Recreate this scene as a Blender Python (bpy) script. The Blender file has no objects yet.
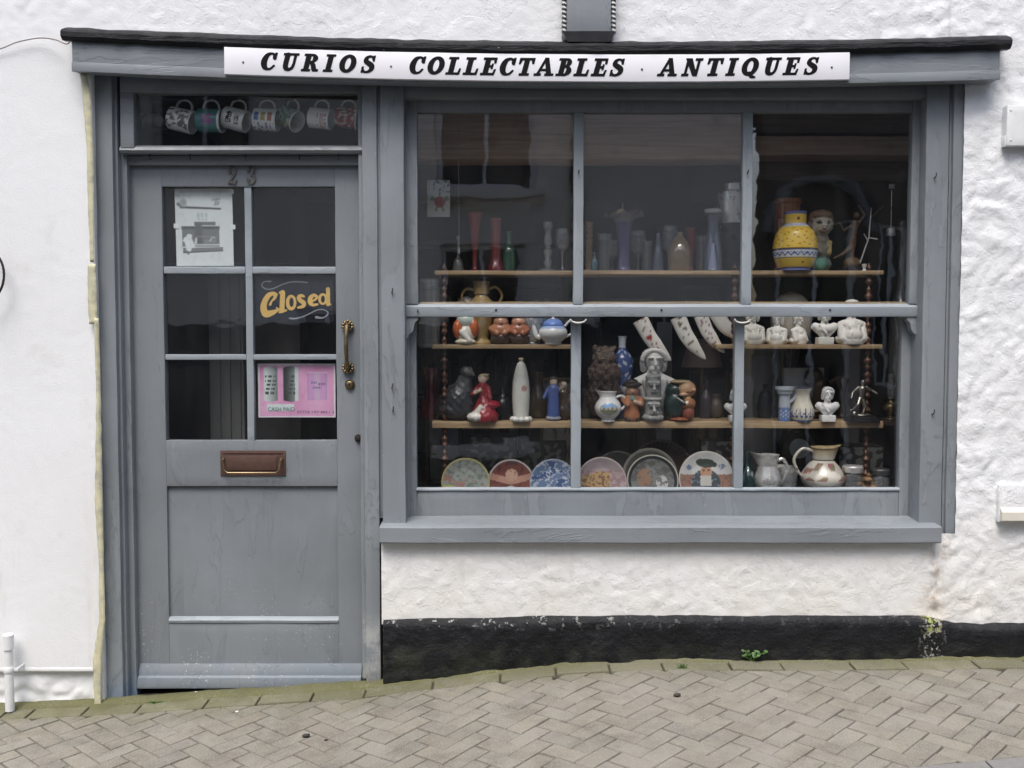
import bpy, bmesh, math, random
import numpy as np
from mathutils import Vector, Matrix, noise
random.seed(7)
R = math.radians
# ---------------------------------------------------------------- camera model
F, D, ZC = 1000.0, 3.77, 1.314
TH = math.atan(49 / F)
CT, ST = math.cos(TH), math.sin(TH)
def ray(px, py):
    dx, dy = (px - 512) / F, (384 - py) / F
    return Vector((dx, CT + dy * ST, -ST + dy * CT))
def at(px, py, Y):
    d = ray(px, py); t = (Y + D) / d.y
    return Vector((d.x * t, Y, ZC + d.z * t))
def atz(px, py, z):
    d = ray(px, py); t = (z - ZC) / d.z
    return Vector((d.x * t, -D + d.y * t, z))
def X(px, Y, py=385): return at(px, py, Y).x
def Z(py, Y, px=512): return at(px, py, Y).z
def MPP(Y): return (Y + D) / F

C = bpy.context.scene.collection
# ---------------------------------------------------------------- objects
def thing(name, label, cat, loc=(0, 0, 0), group=None):
    o = bpy.data.objects.new(name, None); C.objects.link(o)
    o.empty_display_size = .05
    o.location = loc; o['label'] = label; o['category'] = cat
    if group: o['group'] = group
    return o
def tag(o, label, cat, group=None, kind=None):
    o['label'] = label; o['category'] = cat
    if group: o['group'] = group
    if kind: o['kind'] = kind
    return o
def wloc(o):
    v = Vector((0, 0, 0))
    while o is not None:
        v += o.location; o = o.parent
    return v
def copy_tree(o, loc=None, parent=None):
    c = o.copy(); C.objects.link(c)
    if parent is not None: c.parent = parent
    if loc is not None: c.location = loc
    for ch in list(o.children): copy_tree(ch, None, c)
    return c

class MB:
    def __init__(s): s.v = []; s.f = []; s.c = []; s.hascol = False
    def add(s, verts, faces, col=None, m=None):
        b = len(s.v)
        for v in verts:
            v = Vector(v)
            s.v.append(m @ v if m is not None else v)
        s.f += [tuple(i + b for i in f) for f in faces]
        if col is None: s.c += [(.8, .8, .8)] * len(verts)
        else:
            s.hascol = True
            s.c += [tuple(c) for c in col] if isinstance(col, (list, np.ndarray)) else [tuple(col)] * len(verts)
        return s
    def box(s, x0, x1, y0, y1, z0, z1, bev=.002, col=None, m=None):
        bm = bmesh.new()
        vs = [bm.verts.new((x, y, z)) for x in (x0, x1) for y in (y0, y1) for z in (z0, z1)]
        for q in ((0, 1, 3, 2), (4, 6, 7, 5), (0, 4, 5, 1), (2, 3, 7, 6), (0, 2, 6, 4), (1, 5, 7, 3)):
            bm.faces.new([vs[i] for i in q])
        bmesh.ops.recalc_face_normals(bm, faces=bm.faces)
        if bev > 0:
            bev = min(bev, .45 * min(abs(x1 - x0), abs(y1 - y0), abs(z1 - z0)))
            bmesh.ops.bevel(bm, geom=list(bm.edges), offset=bev, segments=2, affect='EDGES', profile=.6)
        bm.verts.index_update()
        s.add([v.co.copy() for v in bm.verts], [[v.index for v in f.verts] for f in bm.faces], col, m)
        bm.free(); return s
    def lathe(s, prof, seg=32, o=(0, 0, 0), col=None, m=None, sx=1, sy=1):
        """prof: (r, z) from bottom to top; col(angle, z, r) or colour"""
        o = Vector(o); vs = []; cs = []; fs = []
        n = len(prof)
        for (r, z) in prof:
            for k in range(seg):
                a = 2 * math.pi * k / seg
                vs.append(Vector((r * math.cos(a) * sx, r * math.sin(a) * sy, z)) + o)
                if callable(col): cs.append(col(a, z, r))
        for i in range(n - 1):
            for k in range(seg):
                k2 = (k + 1) % seg
                fs.append((i * seg + k, i * seg + k2, (i + 1) * seg + k2, (i + 1) * seg + k))
        if prof[0][0] > 1e-5: fs.append(tuple(reversed(range(seg))))
        if prof[-1][0] > 1e-5: fs.append(tuple(range((n - 1) * seg, n * seg)))
        return s.add(vs, fs, cs if callable(col) else col, m)
    def tube(s, pts, rad, seg=8, col=None, m=None, closed=False):
        pts = [Vector(p) for p in pts]; n = len(pts)
        if not isinstance(rad, (list, tuple)): rad = [rad] * n
        vs = []; fs = []; up = None
        for i, p in enumerate(pts):
            a = pts[(i - 1) % n] if (closed or i > 0) else p
            b = pts[(i + 1) % n] if (closed or i < n - 1) else p
            t = (b - a).normalized()
            if up is None:
                up = Vector((0, 0, 1)) if abs(t.z) < .9 else Vector((0, 1, 0))
            u = (up - t * up.dot(t)).normalized(); up = u; w = t.cross(u)
            for k in range(seg):
                an = 2 * math.pi * k / seg
                vs.append(p + (u * math.cos(an) + w * math.sin(an)) * rad[i])
        for i in range(n if closed else n - 1):
            j = (i + 1) % n
            for k in range(seg):
                k2 = (k + 1) % seg
                fs.append((i * seg + k, j * seg + k, j * seg + k2, i * seg + k2))
        if not closed:
            fs.append(tuple(range(seg))); fs.append(tuple(reversed(range((n - 1) * seg, n * seg))))
        return s.add(vs, fs, col, m)
    def prism(s, poly, y0, y1, col=None, m=None):
        """poly in (x, z), extruded along y"""
        n = len(poly)
        vs = [(x, y0, z) for x, z in poly] + [(x, y1, z) for x, z in poly]
        fs = [tuple(range(n)), tuple(reversed(range(n, 2 * n)))]
        for i in range(n):
            j = (i + 1) % n; fs.append((i, i + n, j + n, j))
        return s.add(vs, fs, col, m)
    def prismx(s, poly, x0, x1, col=None, m=None):
        """poly in (y, z), extruded along x"""
        n = len(poly)
        vs = [(x0, y, z) for y, z in poly] + [(x1, y, z) for y, z in poly]
        fs = [tuple(range(n)), tuple(reversed(range(n, 2 * n)))]
        for i in range(n):
            j = (i + 1) % n; fs.append((i, i + n, j + n, j))
        return s.add(vs, fs, col, m)
    def build(s, name, mat, parent=None, loc=None, smooth=35, sub=0, wob=0, wfreq=6, warp=None):
        base = wloc(parent) if parent is not None else Vector(loc or (0, 0, 0))
        me = bpy.data.meshes.new(name)
        me.from_pydata([tuple(v) for v in s.v], [], s.f)
        if s.hascol:
            a = me.color_attributes.new('Col', 'FLOAT_COLOR', 'POINT')
            flat = np.ones((len(s.c), 4), dtype=np.float32); flat[:, :3] = np.array(s.c)
            a.data.foreach_set('color', flat.ravel())
        bm = bmesh.new(); bm.from_mesh(me)
        if sub:
            for it in range(3):
                es = [e for e in bm.edges if e.calc_length() > sub * 1.5]
                if not es: break
                by = {}
                for e in es: by.setdefault(min(40, int(e.calc_length() / sub)), []).append(e)
                for cuts in sorted(by, reverse=True):
                    ee = [e for e in by[cuts] if e.is_valid]
                    if ee: bmesh.ops.subdivide_edges(bm, edges=ee, cuts=max(1, cuts), use_grid_fill=True)
        if warp:
            for v in bm.verts: v.co = warp(v.co)
        if wob:
            for v in bm.verts:
                v.co += noise.noise_vector(v.co * wfreq + Vector((3.1, 7.7, 1.3))) * wob
        bmesh.ops.recalc_face_normals(bm, faces=bm.faces)
        for v in bm.verts: v.co -= base
        bm.to_mesh(me); bm.free()
        if smooth:
            me.polygons.foreach_set('use_smooth', [True] * len(me.polygons))
            me.set_sharp_from_angle(angle=R(smooth))
        me.materials.append(mat)
        o = bpy.data.objects.new(name, me); C.objects.link(o)
        if parent is not None: o.parent = parent
        else: o.location = base
        return o

# ---------------------------------------------------------------- implicit figures (surface nets)
def sdf_mesh(mb, prims, o, scale, res=44, k=.03, m=None, rot=0, lump=0, floor_=False):
    """prims in unit space: ('e', c, r, col[, tilt about y]) / ('c', a, b, ra, rb, col) / ('-e', c, r)"""
    k *= .45; res = int(res * 1.3); floor = any(p[0] != '-e' and p[0] == 'e' and p[1][2] - max(p[2]) > -.4 for p in prims) and floor_
    lo = np.array([9., 9., 9.]); hi = -lo
    for p in prims:
        if p[0] == 'e': c = np.array(p[1]); r = np.full(3, max(p[2])) if len(p) > 4 else np.array(p[2]); lo = np.minimum(lo, c - r); hi = np.maximum(hi, c + r)
        elif p[0] == 'c':
            for q, r in ((p[1], p[3]), (p[2], p[4])):
                lo = np.minimum(lo, np.array(q) - r); hi = np.maximum(hi, np.array(q) + r)
    lo -= .06; hi += .06
    h = (hi - lo).max() / res
    n = np.ceil((hi - lo) / h).astype(int) + 1
    g = np.meshgrid(*[lo[i] + h * np.arange(n[i]) for i in range(3)], indexing='ij')
    P = np.stack(g, -1)
    Fv = np.full(P.shape[:3], 9.0); near = np.full(P.shape[:3], 9.0); colr = np.zeros(P.shape)
    cuts = []
    for p in prims:
        if p[0] in ('e', '-e'):
            q = P - np.array(p[1])
            if len(p) > 4:
                a = R(p[4]); qx = q[..., 0] * math.cos(a) + q[..., 2] * math.sin(a); qz = -q[..., 0] * math.sin(a) + q[..., 2] * math.cos(a)
                q = np.stack([qx, q[..., 1], qz], -1)
            r = np.array(p[2]); k0 = np.linalg.norm(q / r, axis=-1); k1 = np.linalg.norm(q / (r * r), axis=-1) + 1e-9
            d = k0 * (k0 - 1) / k1
            if p[0] == '-e': cuts.append(d); continue
            col = p[3]
        else:
            a, b = np.array(p[1], float), np.array(p[2], float); ba = b - a
            t = np.clip(((P - a) @ ba) / (ba @ ba + 1e-12), 0, 1)
            d = np.linalg.norm(P - a - t[..., None] * ba, axis=-1) - (p[3] + (p[4] - p[3]) * t)
            col = p[5]
        sel = d < near
        near = np.where(sel, d, near); colr[sel] = col
        hh = np.clip(.5 + .5 * (Fv - d) / k, 0, 1)
        Fv = Fv * (1 - hh) + d * hh - k * hh * (1 - hh)
    for d in cuts: Fv = np.maximum(Fv, -d)
    if lump:
        Fv = Fv + lump * (np.sin(P[..., 0] * 41 + 1) * np.sin(P[..., 1] * 37 + 2) * np.sin(P[..., 2] * 43))
    if floor: Fv = np.maximum(Fv, -P[..., 2])
    s = Fv < 0
    corners = [(i, j, l) for i in (0, 1) for j in (0, 1) for l in (0, 1)]
    def cut(A, c): return A[c[0]:A.shape[0] - 1 + c[0], c[1]:A.shape[1] - 1 + c[1], c[2]:A.shape[2] - 1 + c[2]]
    ss = [cut(s, c) for c in corners]
    cnt = sum(x.astype(int) for x in ss); act = (cnt > 0) & (cnt < 8)
    acc = np.zeros(act.shape + (3,)); num = np.zeros(act.shape)
    for ai, ca in enumerate(corners):
        for ax in range(3):
            if ca[ax] == 1: continue
            cb = list(ca); cb[ax] = 1; cb = tuple(cb)
            fa, fb = cut(Fv, ca), cut(Fv, cb); mk = (fa < 0) != (fb < 0)
            t = np.where(mk, fa / np.where(fa == fb, 1, fa - fb), 0)
            pt = np.zeros(act.shape + (3,)) + np.array(ca, float); pt[..., ax] += t
            acc += np.where(mk[..., None], pt, 0); num += mk
    idx = np.full(act.shape, -1); ii = np.argwhere(act); idx[act] = np.arange(len(ii))
    pos = (ii + acc[act] / num[act][:, None]) * h + lo
    cc = colr[:-1, :-1, :-1][act]
    faces = []
    for ax in range(3):
        u, w = (ax + 1) % 3, (ax + 2) % 3
        sl0 = [slice(None)] * 3; sl1 = [slice(None)] * 3
        sl0[ax] = slice(0, -1); sl1[ax] = slice(1, None)
        ed = np.argwhere(s[tuple(sl0)] != s[tuple(sl1)])
        for e in ed:
            if e[u] == 0 or e[w] == 0 or e[u] >= act.shape[u] or e[w] >= act.shape[w]: continue
            q = []
            for du, dw in ((-1, -1), (0, -1), (0, 0), (-1, 0)):
                x = e.copy(); x[u] += du; x[w] += dw; q.append(idx[tuple(x)])
            if min(q) < 0: continue
            if not s[tuple(e)]: q.reverse()
            faces.append(tuple(int(i) for i in q))
    M = Matrix.Translation(Vector(o)) @ Matrix.Rotation(R(rot), 4, 'Z') @ Matrix.Scale(scale, 4)
    if m is not None: M = m @ M
    mb.add([M @ Vector(p) for p in pos], faces, cc)
    return mb

# ---------------------------------------------------------------- flat glyphs (marching squares)
def catmull(pts, n=8):
    pts = [np.array(p, float) for p in pts]
    P = [2 * pts[0] - pts[1]] + pts + [2 * pts[-1] - pts[-2]]
    out = []
    for i in range(1, len(P) - 2):
        for j in range(n):
            t = j / n; a, b, c, d = P[i - 1:i + 3]
            out.append(.5 * (2 * b + (c - a) * t + (2 * a - 5 * b + 4 * c - d) * t * t + (3 * b - a - 3 * c + d) * t ** 3))
    out.append(pts[-1]); return out
def glyph_field(prims, xx, yy):
    f = np.full(xx.shape, 9.0)
    for p in prims:
        if p[0] == 'r':
            _, x0, x1, y0, y1 = p
            f = np.minimum(f, np.maximum(np.maximum(x0 - xx, xx - x1), np.maximum(y0 - yy, yy - y1)))
        elif p[0] == 's':                     # stroke: points (x, y, r)
            pts = catmull(p[1]) if len(p[1]) > 2 else [np.array(q, float) for q in p[1]]
            for a, b in zip(pts[:-1], pts[1:]):
                bx, by = b[0] - a[0], b[1] - a[1]
                t = np.clip(((xx - a[0]) * bx + (yy - a[1]) * by) / (bx * bx + by * by + 1e-9), 0, 1)
                f = np.minimum(f, np.hypot(xx - a[0] - t * bx, yy - a[1] - t * by) - (a[2] + (b[2] - a[2]) * t))
        elif p[0] == 'p':                     # convex polygon, counter-clockwise
            g = np.full(xx.shape, -9.0); q = p[1]
            for (ax, ay), (bx, by) in zip(q, q[1:] + q[:1]):
                L = math.hypot(bx - ax, by - ay)
                g = np.maximum(g, ((xx - ax) * (by - ay) - (yy - ay) * (bx - ax)) / L)
            f = np.minimum(f, g)
        elif p[0] in ('o', '-o'):
            _, cx, cy, rx, ry = p
            g = (np.hypot((xx - cx) / rx, (yy - cy) / ry) - 1) * min(rx, ry)
            f = np.minimum(f, g) if p[0] == 'o' else np.maximum(f, -g)
        elif p[0] == '-r':
            _, x0, x1, y0, y1 = p
            f = np.maximum(f, -np.maximum(np.maximum(x0 - xx, xx - x1), np.maximum(y0 - yy, yy - y1)))
    return f
def glyph_mesh(prims, x0, x1, y0=-.3, y1=1.2, h=.025, bold=0):
    nx, ny = int((x1 - x0) / h) + 2, int((y1 - y0) / h) + 2
    xs = x0 + h * np.arange(nx); ys = y0 + h * np.arange(ny)
    xx, yy = np.meshgrid(xs, ys, indexing='ij'); f = glyph_field(prims, xx, yy) - bold
    vs = []; key = {}; fs = []
    def vert(k, x, y):
        if k not in key: key[k] = len(vs); vs.append((x, y))
        return key[k]
    for i in range(nx - 1):
        for j in range(ny - 1):
            cs = [(i, j), (i + 1, j), (i + 1, j + 1), (i, j + 1)]
            v = [f[c] for c in cs]
            if min(v) >= 0: continue
            poly = []
            for a in range(4):
                b = (a + 1) % 4; ca, cb = cs[a], cs[b]
                if v[a] < 0: poly.append(vert(ca, xs[ca[0]], ys[ca[1]]))
                if (v[a] < 0) != (v[b] < 0):
                    t = v[a] / (v[a] - v[b]); kk = (min(ca, cb), max(ca, cb), 'e')
                    poly.append(vert(kk, xs[ca[0]] + t * (xs[cb[0]] - xs[ca[0]]), ys[ca[1]] + t * (ys[cb[1]] - ys[ca[1]])))
            if len(poly) >= 3: fs.append(tuple(poly))
    return vs, fs
def add_glyph(mb, prims, w, place, th=.0015, shear=0, h=.025, y0=-.3, y1=1.2, col=None, bold=0):
    """place(gx, gy) -> Vector on the front plane; extruded backwards along +y"""
    vs, fs = glyph_mesh(prims, -.25, w + .25, y0, y1, h, bold)
    n = len(vs); front = [place(x + shear * y, y) for x, y in vs]
    back = [p + Vector((0, th, 0)) for p in front]
    cnt = {}
    for f in fs:
        for a, b in zip(f, f[1:] + f[:1]): cnt[(a, b)] = 1
    sides = [(a, a + n, b + n, b) for (a, b) in cnt if (b, a) not in cnt]
    mb.add(front + back, fs + sides, col)

# ---------------------------------------------------------------- materials
MATS = {}
class NT:
    def __init__(s, name):
        s.m = bpy.data.materials.new(name); s.m.use_nodes = True
        s.t = s.m.node_tree; s.b = s.t.nodes['Principled BSDF']; s.out = s.t.nodes['Material Output']
        s.co = s.t.nodes.new('ShaderNodeTexCoord'); s.geo = s.t.nodes.new('ShaderNodeNewGeometry')
        s.pos = s.geo.outputs['Position']; s.objc = s.co.outputs['Object']
    def n(s, typ, **kw):
        nd = s.t.nodes.new(typ)
        for k, v in kw.items(): setattr(nd, k, v)
        return nd
    def l(s, a, b): s.t.links.new(a, b)
    def noise(s, scale, detail=4, rough=.55, vec=None, stretch=None, w=0, dist=0):
        vec = vec or s.pos
        if stretch:
            mp = s.n('ShaderNodeMapping'); mp.inputs['Scale'].default_value = stretch; s.l(vec, mp.inputs['Vector']); vec = mp.outputs[0]
        nd = s.n('ShaderNodeTexNoise'); nd.inputs['Scale'].default_value = scale; nd.inputs['Detail'].default_value = detail
        nd.inputs['Roughness'].default_value = rough; nd.inputs['Distortion'].default_value = dist
        s.l(vec, nd.inputs['Vector']); return nd.outputs['Fac']
    def ramp(s, fac, stops):
        r = s.n('ShaderNodeValToRGB'); e = r.color_ramp.elements
        while len(e) < len(stops): e.new(.5)
        for el, (p, c) in zip(e, stops):
            el.position = p; el.color = (c, c, c, 1) if not isinstance(c, tuple) else (*c, 1)
        s.l(fac, r.inputs[0]); return r.outputs[0]
    def mix(s, a, b, fac, mode='MIX'):
        m = s.n('ShaderNodeMix', data_type='RGBA', blend_type=mode)
        for v, i in ((a, 6), (b, 7)):
            if isinstance(v, tuple): m.inputs[i].default_value = (*v, 1)
            else: s.l(v, m.inputs[i])
        if isinstance(fac, (int, float)): m.inputs[0].default_value = fac
        else: s.l(fac, m.inputs[0])
        return m.outputs[2]
    def math(s, op, a, b=0, clamp=False):
        m = s.n('ShaderNodeMath', operation=op, use_clamp=clamp)
        for i, v in enumerate((a, b)):
            if isinstance(v, (int, float)): m.inputs[i].default_value = v
            else: s.l(v, m.inputs[i])
        return m.outputs[0]
    def xyz(s, vec=None):
        x = s.n('ShaderNodeSeparateXYZ'); s.l(vec or s.pos, x.inputs[0]); return x.outputs
    def rng(s, v, a, b, c=0, d=1):
        m = s.n('ShaderNodeMapRange'); m.inputs[1].default_value = a; m.inputs[2].default_value = b
        m.inputs[3].default_value = c; m.inputs[4].default_value = d; s.l(v, m.inputs[0]); return m.outputs[0]
    def bump(s, h, strength=.3, dist=.005, prev=None):
        b = s.n('ShaderNodeBump'); b.inputs['Strength'].default_value = strength; b.inputs['Distance'].default_value = dist
        s.l(h, b.inputs['Height'])
        if prev is not None: s.l(prev, b.inputs['Normal'])
        s.l(b.outputs[0], s.b.inputs['Normal']); return b.outputs[0]
    def fin(s, col, rough=.6, metal=0, spec=None):
        if isinstance(col, tuple): s.b.inputs['Base Color'].default_value = (*col, 1)
        else: s.l(col, s.b.inputs['Base Color'])
        if isinstance(rough, (int, float)): s.b.inputs['Roughness'].default_value = rough
        else: s.l(rough, s.b.inputs['Roughness'])
        s.b.inputs['Metallic'].default_value = metal
        if spec is not None: s.b.inputs['Specular IOR Level'].default_value = spec
        return s.m

def mat(name, col, rough=.5, metal=0, var=.12, scale=30, bump=0, spec=None):
    if name in MATS: return MATS[name]
    t = NT(name); f = t.noise(scale, 4)
    c = t.mix(tuple(min(1, x * (1 - var)) for x in col), tuple(min(1, x * (1 + var)) for x in col), f)
    if bump: t.bump(t.noise(scale * 2, 5), bump, .002)
    rr = t.rng(f, .3, .7, max(0, rough - .06), min(1, rough + .06))
    MATS[name] = t.fin(c, rr, metal, spec); return MATS[name]

def paint_mat(name, rough):
    t = NT(name); a = t.n('ShaderNodeAttribute', attribute_name='Col')
    f = t.noise(45, 5); c = t.mix(a.outputs['Color'], (.35, .33, .3), t.rng(f, .5, .8, 0, .22), 'MULTIPLY')
    t.bump(t.noise(160, 3), .08, .001)
    return t.fin(c, rough)
CERAMIC = paint_mat('glazed painted ceramic', .22)
BISQUE = paint_mat('matt painted surface', .62)

def grey_paint(name, base, axis, chips=0., wear=.5):
    """weathered gloss paint over timber, grain along axis"""
    t = NT(name); st = [45, 45, 45]; st[axis] = 1.6
    grain = t.noise(1, 6, .6, stretch=tuple(st)); big = t.noise(2.3, 5); mid = t.noise(14, 6, .6); fine = t.noise(90, 3)
    c = t.mix(tuple(x * .86 for x in base), tuple(min(1, x * 1.13) for x in base), t.rng(big, .3, .7))
    c = t.mix(c, tuple(x * 1.35 + .02 for x in base), t.rng(grain, .56, .8, 0, .38 * wear))
    c = t.mix(c, tuple(x * .62 for x in base), t.rng(mid, .58, .78, 0, .35 * wear))
    st2 = [26, 26, 26]; st2[2] = 1.1                          # rain streaks run down
    run = t.noise(1, 4, .6, stretch=tuple(st2))
    c = t.mix(c, (.30, .32, .33), t.rng(run, .6, .85, 0, .35 * wear))
    if chips:
        z = t.xyz()[2]
        low = t.rng(z, .0, .42, 1, .0)
        ch = t.noise(115, 2); m = t.math('MULTIPLY', t.rng(ch, .655, .70), t.rng(t.noise(5, 2), .45, .6))
        c = t.mix(c, (.62, .63, .62), t.math('MULTIPLY', m, t.math('MULTIPLY', low, chips)))
        c = t.mix(c, (.17, .215, .27), t.math('MULTIPLY', t.rng(z, .0, .09, .4, 0), t.rng(t.noise(3.2), .4, .6)))
    else:
        xx, yy, zz = t.xyz()
        c = t.mix(c, (.13, .20, .31), t.math('MULTIPLY', t.rng(zz, -.09, .03, .85, 0), t.rng(xx, -1.46, -1.43, 1, 0)))
        wornp = t.math('MULTIPLY', t.math('MULTIPLY', t.rng(zz, .16, .25, 1, 0), t.math('MULTIPLY', t.rng(xx, -.60, -.57), t.rng(xx, -.48, -.47, 1, 0))), t.rng(t.noise(11, 6, .65), .42, .56))
        c = t.mix(c, (.37, .38, .38), wornp)
        ch = t.noise(60, 4, .7)
        c = t.mix(c, (.55, .55, .52), t.math('MULTIPLY', t.rng(ch, .70, .74), .55))
        c = t.mix(c, (.10, .085, .07), t.math('MULTIPLY', t.rng(t.noise(37, 4, .7), .74, .79), .7))
    fl = t.noise(1, 7, .62, stretch=tuple(9 if k != axis else 2.2 for k in range(3)), dist=.5); stp = t.rng(fl, .54, .555)
    c = t.mix(c, tuple(min(1, x * 1.16 + .01) for x in base), t.math('MULTIPLY', stp, .4 * wear))
    edge = t.math('MULTIPLY', t.rng(fl, .535, .545), t.rng(fl, .565, .55))
    c = t.mix(c, tuple(x * .55 for x in base), t.math('MULTIPLY', edge, .35 * wear))
    t.bump(stp, .5, .0016, t.bump(grain, .3, .0025, t.bump(t.noise(28, 5), .25, .003)))
    return t.fin(c, t.rng(mid, .3, .7, .36, .58))
GREY = (.214, .236, .253)
GREY_V = grey_paint('weathered grey paint upright', GREY, 2, 0, .85)
GREY_H = grey_paint('weathered grey paint level', GREY, 0, 0, .7)
GREY_D = grey_paint('grey door paint', (.200, .221, .238), 2, 1.0, .35)
GREY_L = grey_paint('lit worn sash paint', (.275, .31, .335), 0, 0, .8)  # lighter copy of the grey; light on the upward meeting rail put into colour
GREY_LV = grey_paint('lit worn glazing bar paint', (.275, .31, .335), 2, 0, .8)  # same lightened grey with upright grain, light put into the colour
def facade_mat():
    t = NT('white limewashed render'); p = t.xyz()
    base = t.mix((.79, .805, .815), (.735, .745, .745), t.rng(t.noise(1.7, 5), .35, .7))
    d = t.noise(6, 7, .65); base = t.mix(base, (.55, .54, .50), t.rng(d, .58, .82, 0, .5))
    rgh = t.rng(p[0], -1.62, -1.5)                            # left part was re-rendered smooth
    low = t.rng(p[2], .25, .68, 1, 0)
    base = t.mix(base, (.70, .665, .59), t.math('MULTIPLY', t.math('MULTIPLY', low, rgh), t.rng(t.noise(4, 6, .65), .3, .7, .1, .85)))
    st = t.noise(1, 5, .6, stretch=(14, 14, 1.2))             # run-off stains
    base = t.mix(base, (.52, .48, .42), t.math('MULTIPLY', t.rng(st, .6, .8, 0, .4), t.rng(p[2], .45, .75, 1, .25)))
    # damp crack below the right corner of the window
    dx = t.math('ABSOLUTE', t.math('SUBTRACT', p[0], t.math('ADD', 1.615, t.math('MULTIPLY', t.math('SUBTRACT', t.noise(7), .5), .12))))
    cr = t.math('MULTIPLY', t.rng(dx, .0, .07, 1, 0), t.rng(p[2], .60, .66, 1, 0))
    base = t.mix(base, (.42, .33, .24), t.math('MULTIPLY', cr, t.rng(t.noise(30, 6, .7), .42, .66, 0, .9)))
    scar = t.math('MULTIPLY', t.rng(t.noise(40, 5, .7), .715, .74), .7)
    base = t.mix(base, (.45, .43, .40), t.math('MULTIPLY', scar, rgh))
    fl = t.noise(6.5, 8, .62, dist=.4); step = t.math('ADD', t.rng(fl, .47, .49), t.rng(fl, .58, .595))
    b0 = t.bump(t.math('MULTIPLY', step, t.rng(p[0], -1.6, -1.2, .06, 1)), .32, .003)
    b1 = t.bump(t.math('MULTIPLY', t.noise(34, 7, .65), t.rng(p[0], -1.6, -1.3, .25, 1)), .4, .006, b0)
    r1 = t.math('ABSOLUTE', t.math('SUBTRACT', t.noise(11, 5, .6, dist=.6), .5)); r2 = t.math('ABSOLUTE', t.math('SUBTRACT', t.noise(27, 5, .6, dist=.4), .5))
    rd_ = t.math('MULTIPLY', t.math('ADD', r1, t.math('MULTIPLY', r2, .45)), t.rng(p[0], 1.45, 1.7, .3, 1))
    b1 = t.bump(t.math('MULTIPLY', rd_, t.rng(p[0], -1.6, -1.3, .1, 1)), .30, .018, b1)
    t.bump(t.noise(150, 4), .4, .002, b1)
    return t.fin(base, .78, 0, .3)
WHITEWALL = facade_mat()
def plinth_mat():
    t = NT('black bitumen plinth paint'); p = t.xyz()
    c = t.mix((.003, .0035, .0045), (.012, .013, .016), t.noise(8, 6, .65))
    c = t.mix(c, (.06, .06, .06), t.rng(t.noise(26, 7, .7), .6, .82, 0, .5))
    top = t.rng(p[2], .19, .255, .0, 1); lf = t.rng(p[0], -.1, .75, 1, .12)
    ch = t.rng(t.noise(30, 5, .7), .59, .62)
    c = t.mix(c, (.66, .66, .64), t.math('MULTIPLY', t.math('MULTIPLY', ch, top), t.math('MULTIPLY', lf, .95)))
    zl = t.noise(14, 5)
    c = t.mix(c, (.05, .052, .036), t.math('MULTIPLY', t.rng(p[2], .09, .15, .55, 0), t.rng(zl, .40, .68)))
    dx = t.math('ABSOLUTE', t.math('SUBTRACT', p[0], 1.60))
    li = t.math('MULTIPLY', t.rng(dx, .010, .06, 1, 0), t.rng(t.noise(55, 5, .7), .53, .60))
    c = t.mix(c, (.58, .56, .52), t.math('MULTIPLY', li, .8))
    ye = t.math('MULTIPLY', t.math('MULTIPLY', t.rng(dx, .012, .05, 1, 0), t.rng(p[2], .17, .20)), t.rng(t.noise(60, 5, .7), .50, .57))
    c = t.mix(c, (.36, .40, .13), ye)
    t.bump(t.noise(48, 7, .7), .9, .008, t.bump(t.noise(1, 5, .6, stretch=(9, 9, 30)), .5, .008))
    return t.fin(c, t.rng(t.noise(20, 5), .3, .7, .32, .6), 0, .3)
PLINTH = plinth_mat()
def lead_mat():
    t = NT('black bitumen coated lead'); c = t.mix((.004, .0045, .006), (.016, .017, .02), t.noise(12, 6, .65))
    c = t.mix(c, (.45, .46, .46), t.math('MULTIPLY', t.rng(t.noise(33, 4, .7), .70, .735), .8))
    t.bump(t.noise(1, 6, .65, stretch=(7, 55, 55)), .9, .010, t.bump(t.noise(38, 7, .7), .7, .007))
    return t.fin(c, t.rng(t.noise(18), .3, .7, .4, .7), 0, .25)
LEAD = lead_mat()
def glass_mat(name, tint=(.985, .99, .988), wave=.15, dirt=.016, f0=.070):
    """window pane: clear transmission plus fresnel mirror, slightly wavy old glass"""
    t = NT(name); tr = t.n('ShaderNodeBsdfTransparent'); tr.inputs[0].default_value = (*tint, 1)
    gl = t.n('ShaderNodeBsdfGlossy'); gl.inputs['Roughness'].default_value = .015; gl.inputs['Color'].default_value = (1, 1, 1, 1)
    lw = t.n('ShaderNodeLayerWeight'); lw.inputs[0].default_value = .5
    f = t.math('ADD', f0, t.math('MULTIPLY', t.math('POWER', lw.outputs['Facing'], 5), .95))
    b = t.n('ShaderNodeBump'); b.inputs['Strength'].default_value = wave; b.inputs['Distance'].default_value = .004
    t.l(t.noise(1, 2, .5, stretch=(5, 1, 9)), b.inputs['Height']); t.l(b.outputs[0], gl.inputs['Normal'])
    mx = t.n('ShaderNodeMixShader'); t.l(f, mx.inputs[0]); t.l(tr.outputs[0], mx.inputs[1]); t.l(gl.outputs[0], mx.inputs[2])
    df = t.n('ShaderNodeBsdfDiffuse'); df.inputs[0].default_value = (.5, .5, .48, 1)
    m2 = t.n('ShaderNodeMixShader')
    t.l(t.math('MULTIPLY', t.rng(t.noise(3, 6, .65, stretch=(3, 1, 1)), .35, .8), dirt), m2.inputs[0])
    t.l(mx.outputs[0], m2.inputs[1]); t.l(df.outputs[0], m2.inputs[2]); t.l(m2.outputs[0], t.out.inputs['Surface'])
    return t.m
PANE = glass_mat('old window glass'); FANPANE = glass_mat('weak mirror fanlight glass', f0=.04, wave=.06)  # fanlight copy has its mirror weakened so reflections veil the mugs less
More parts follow.
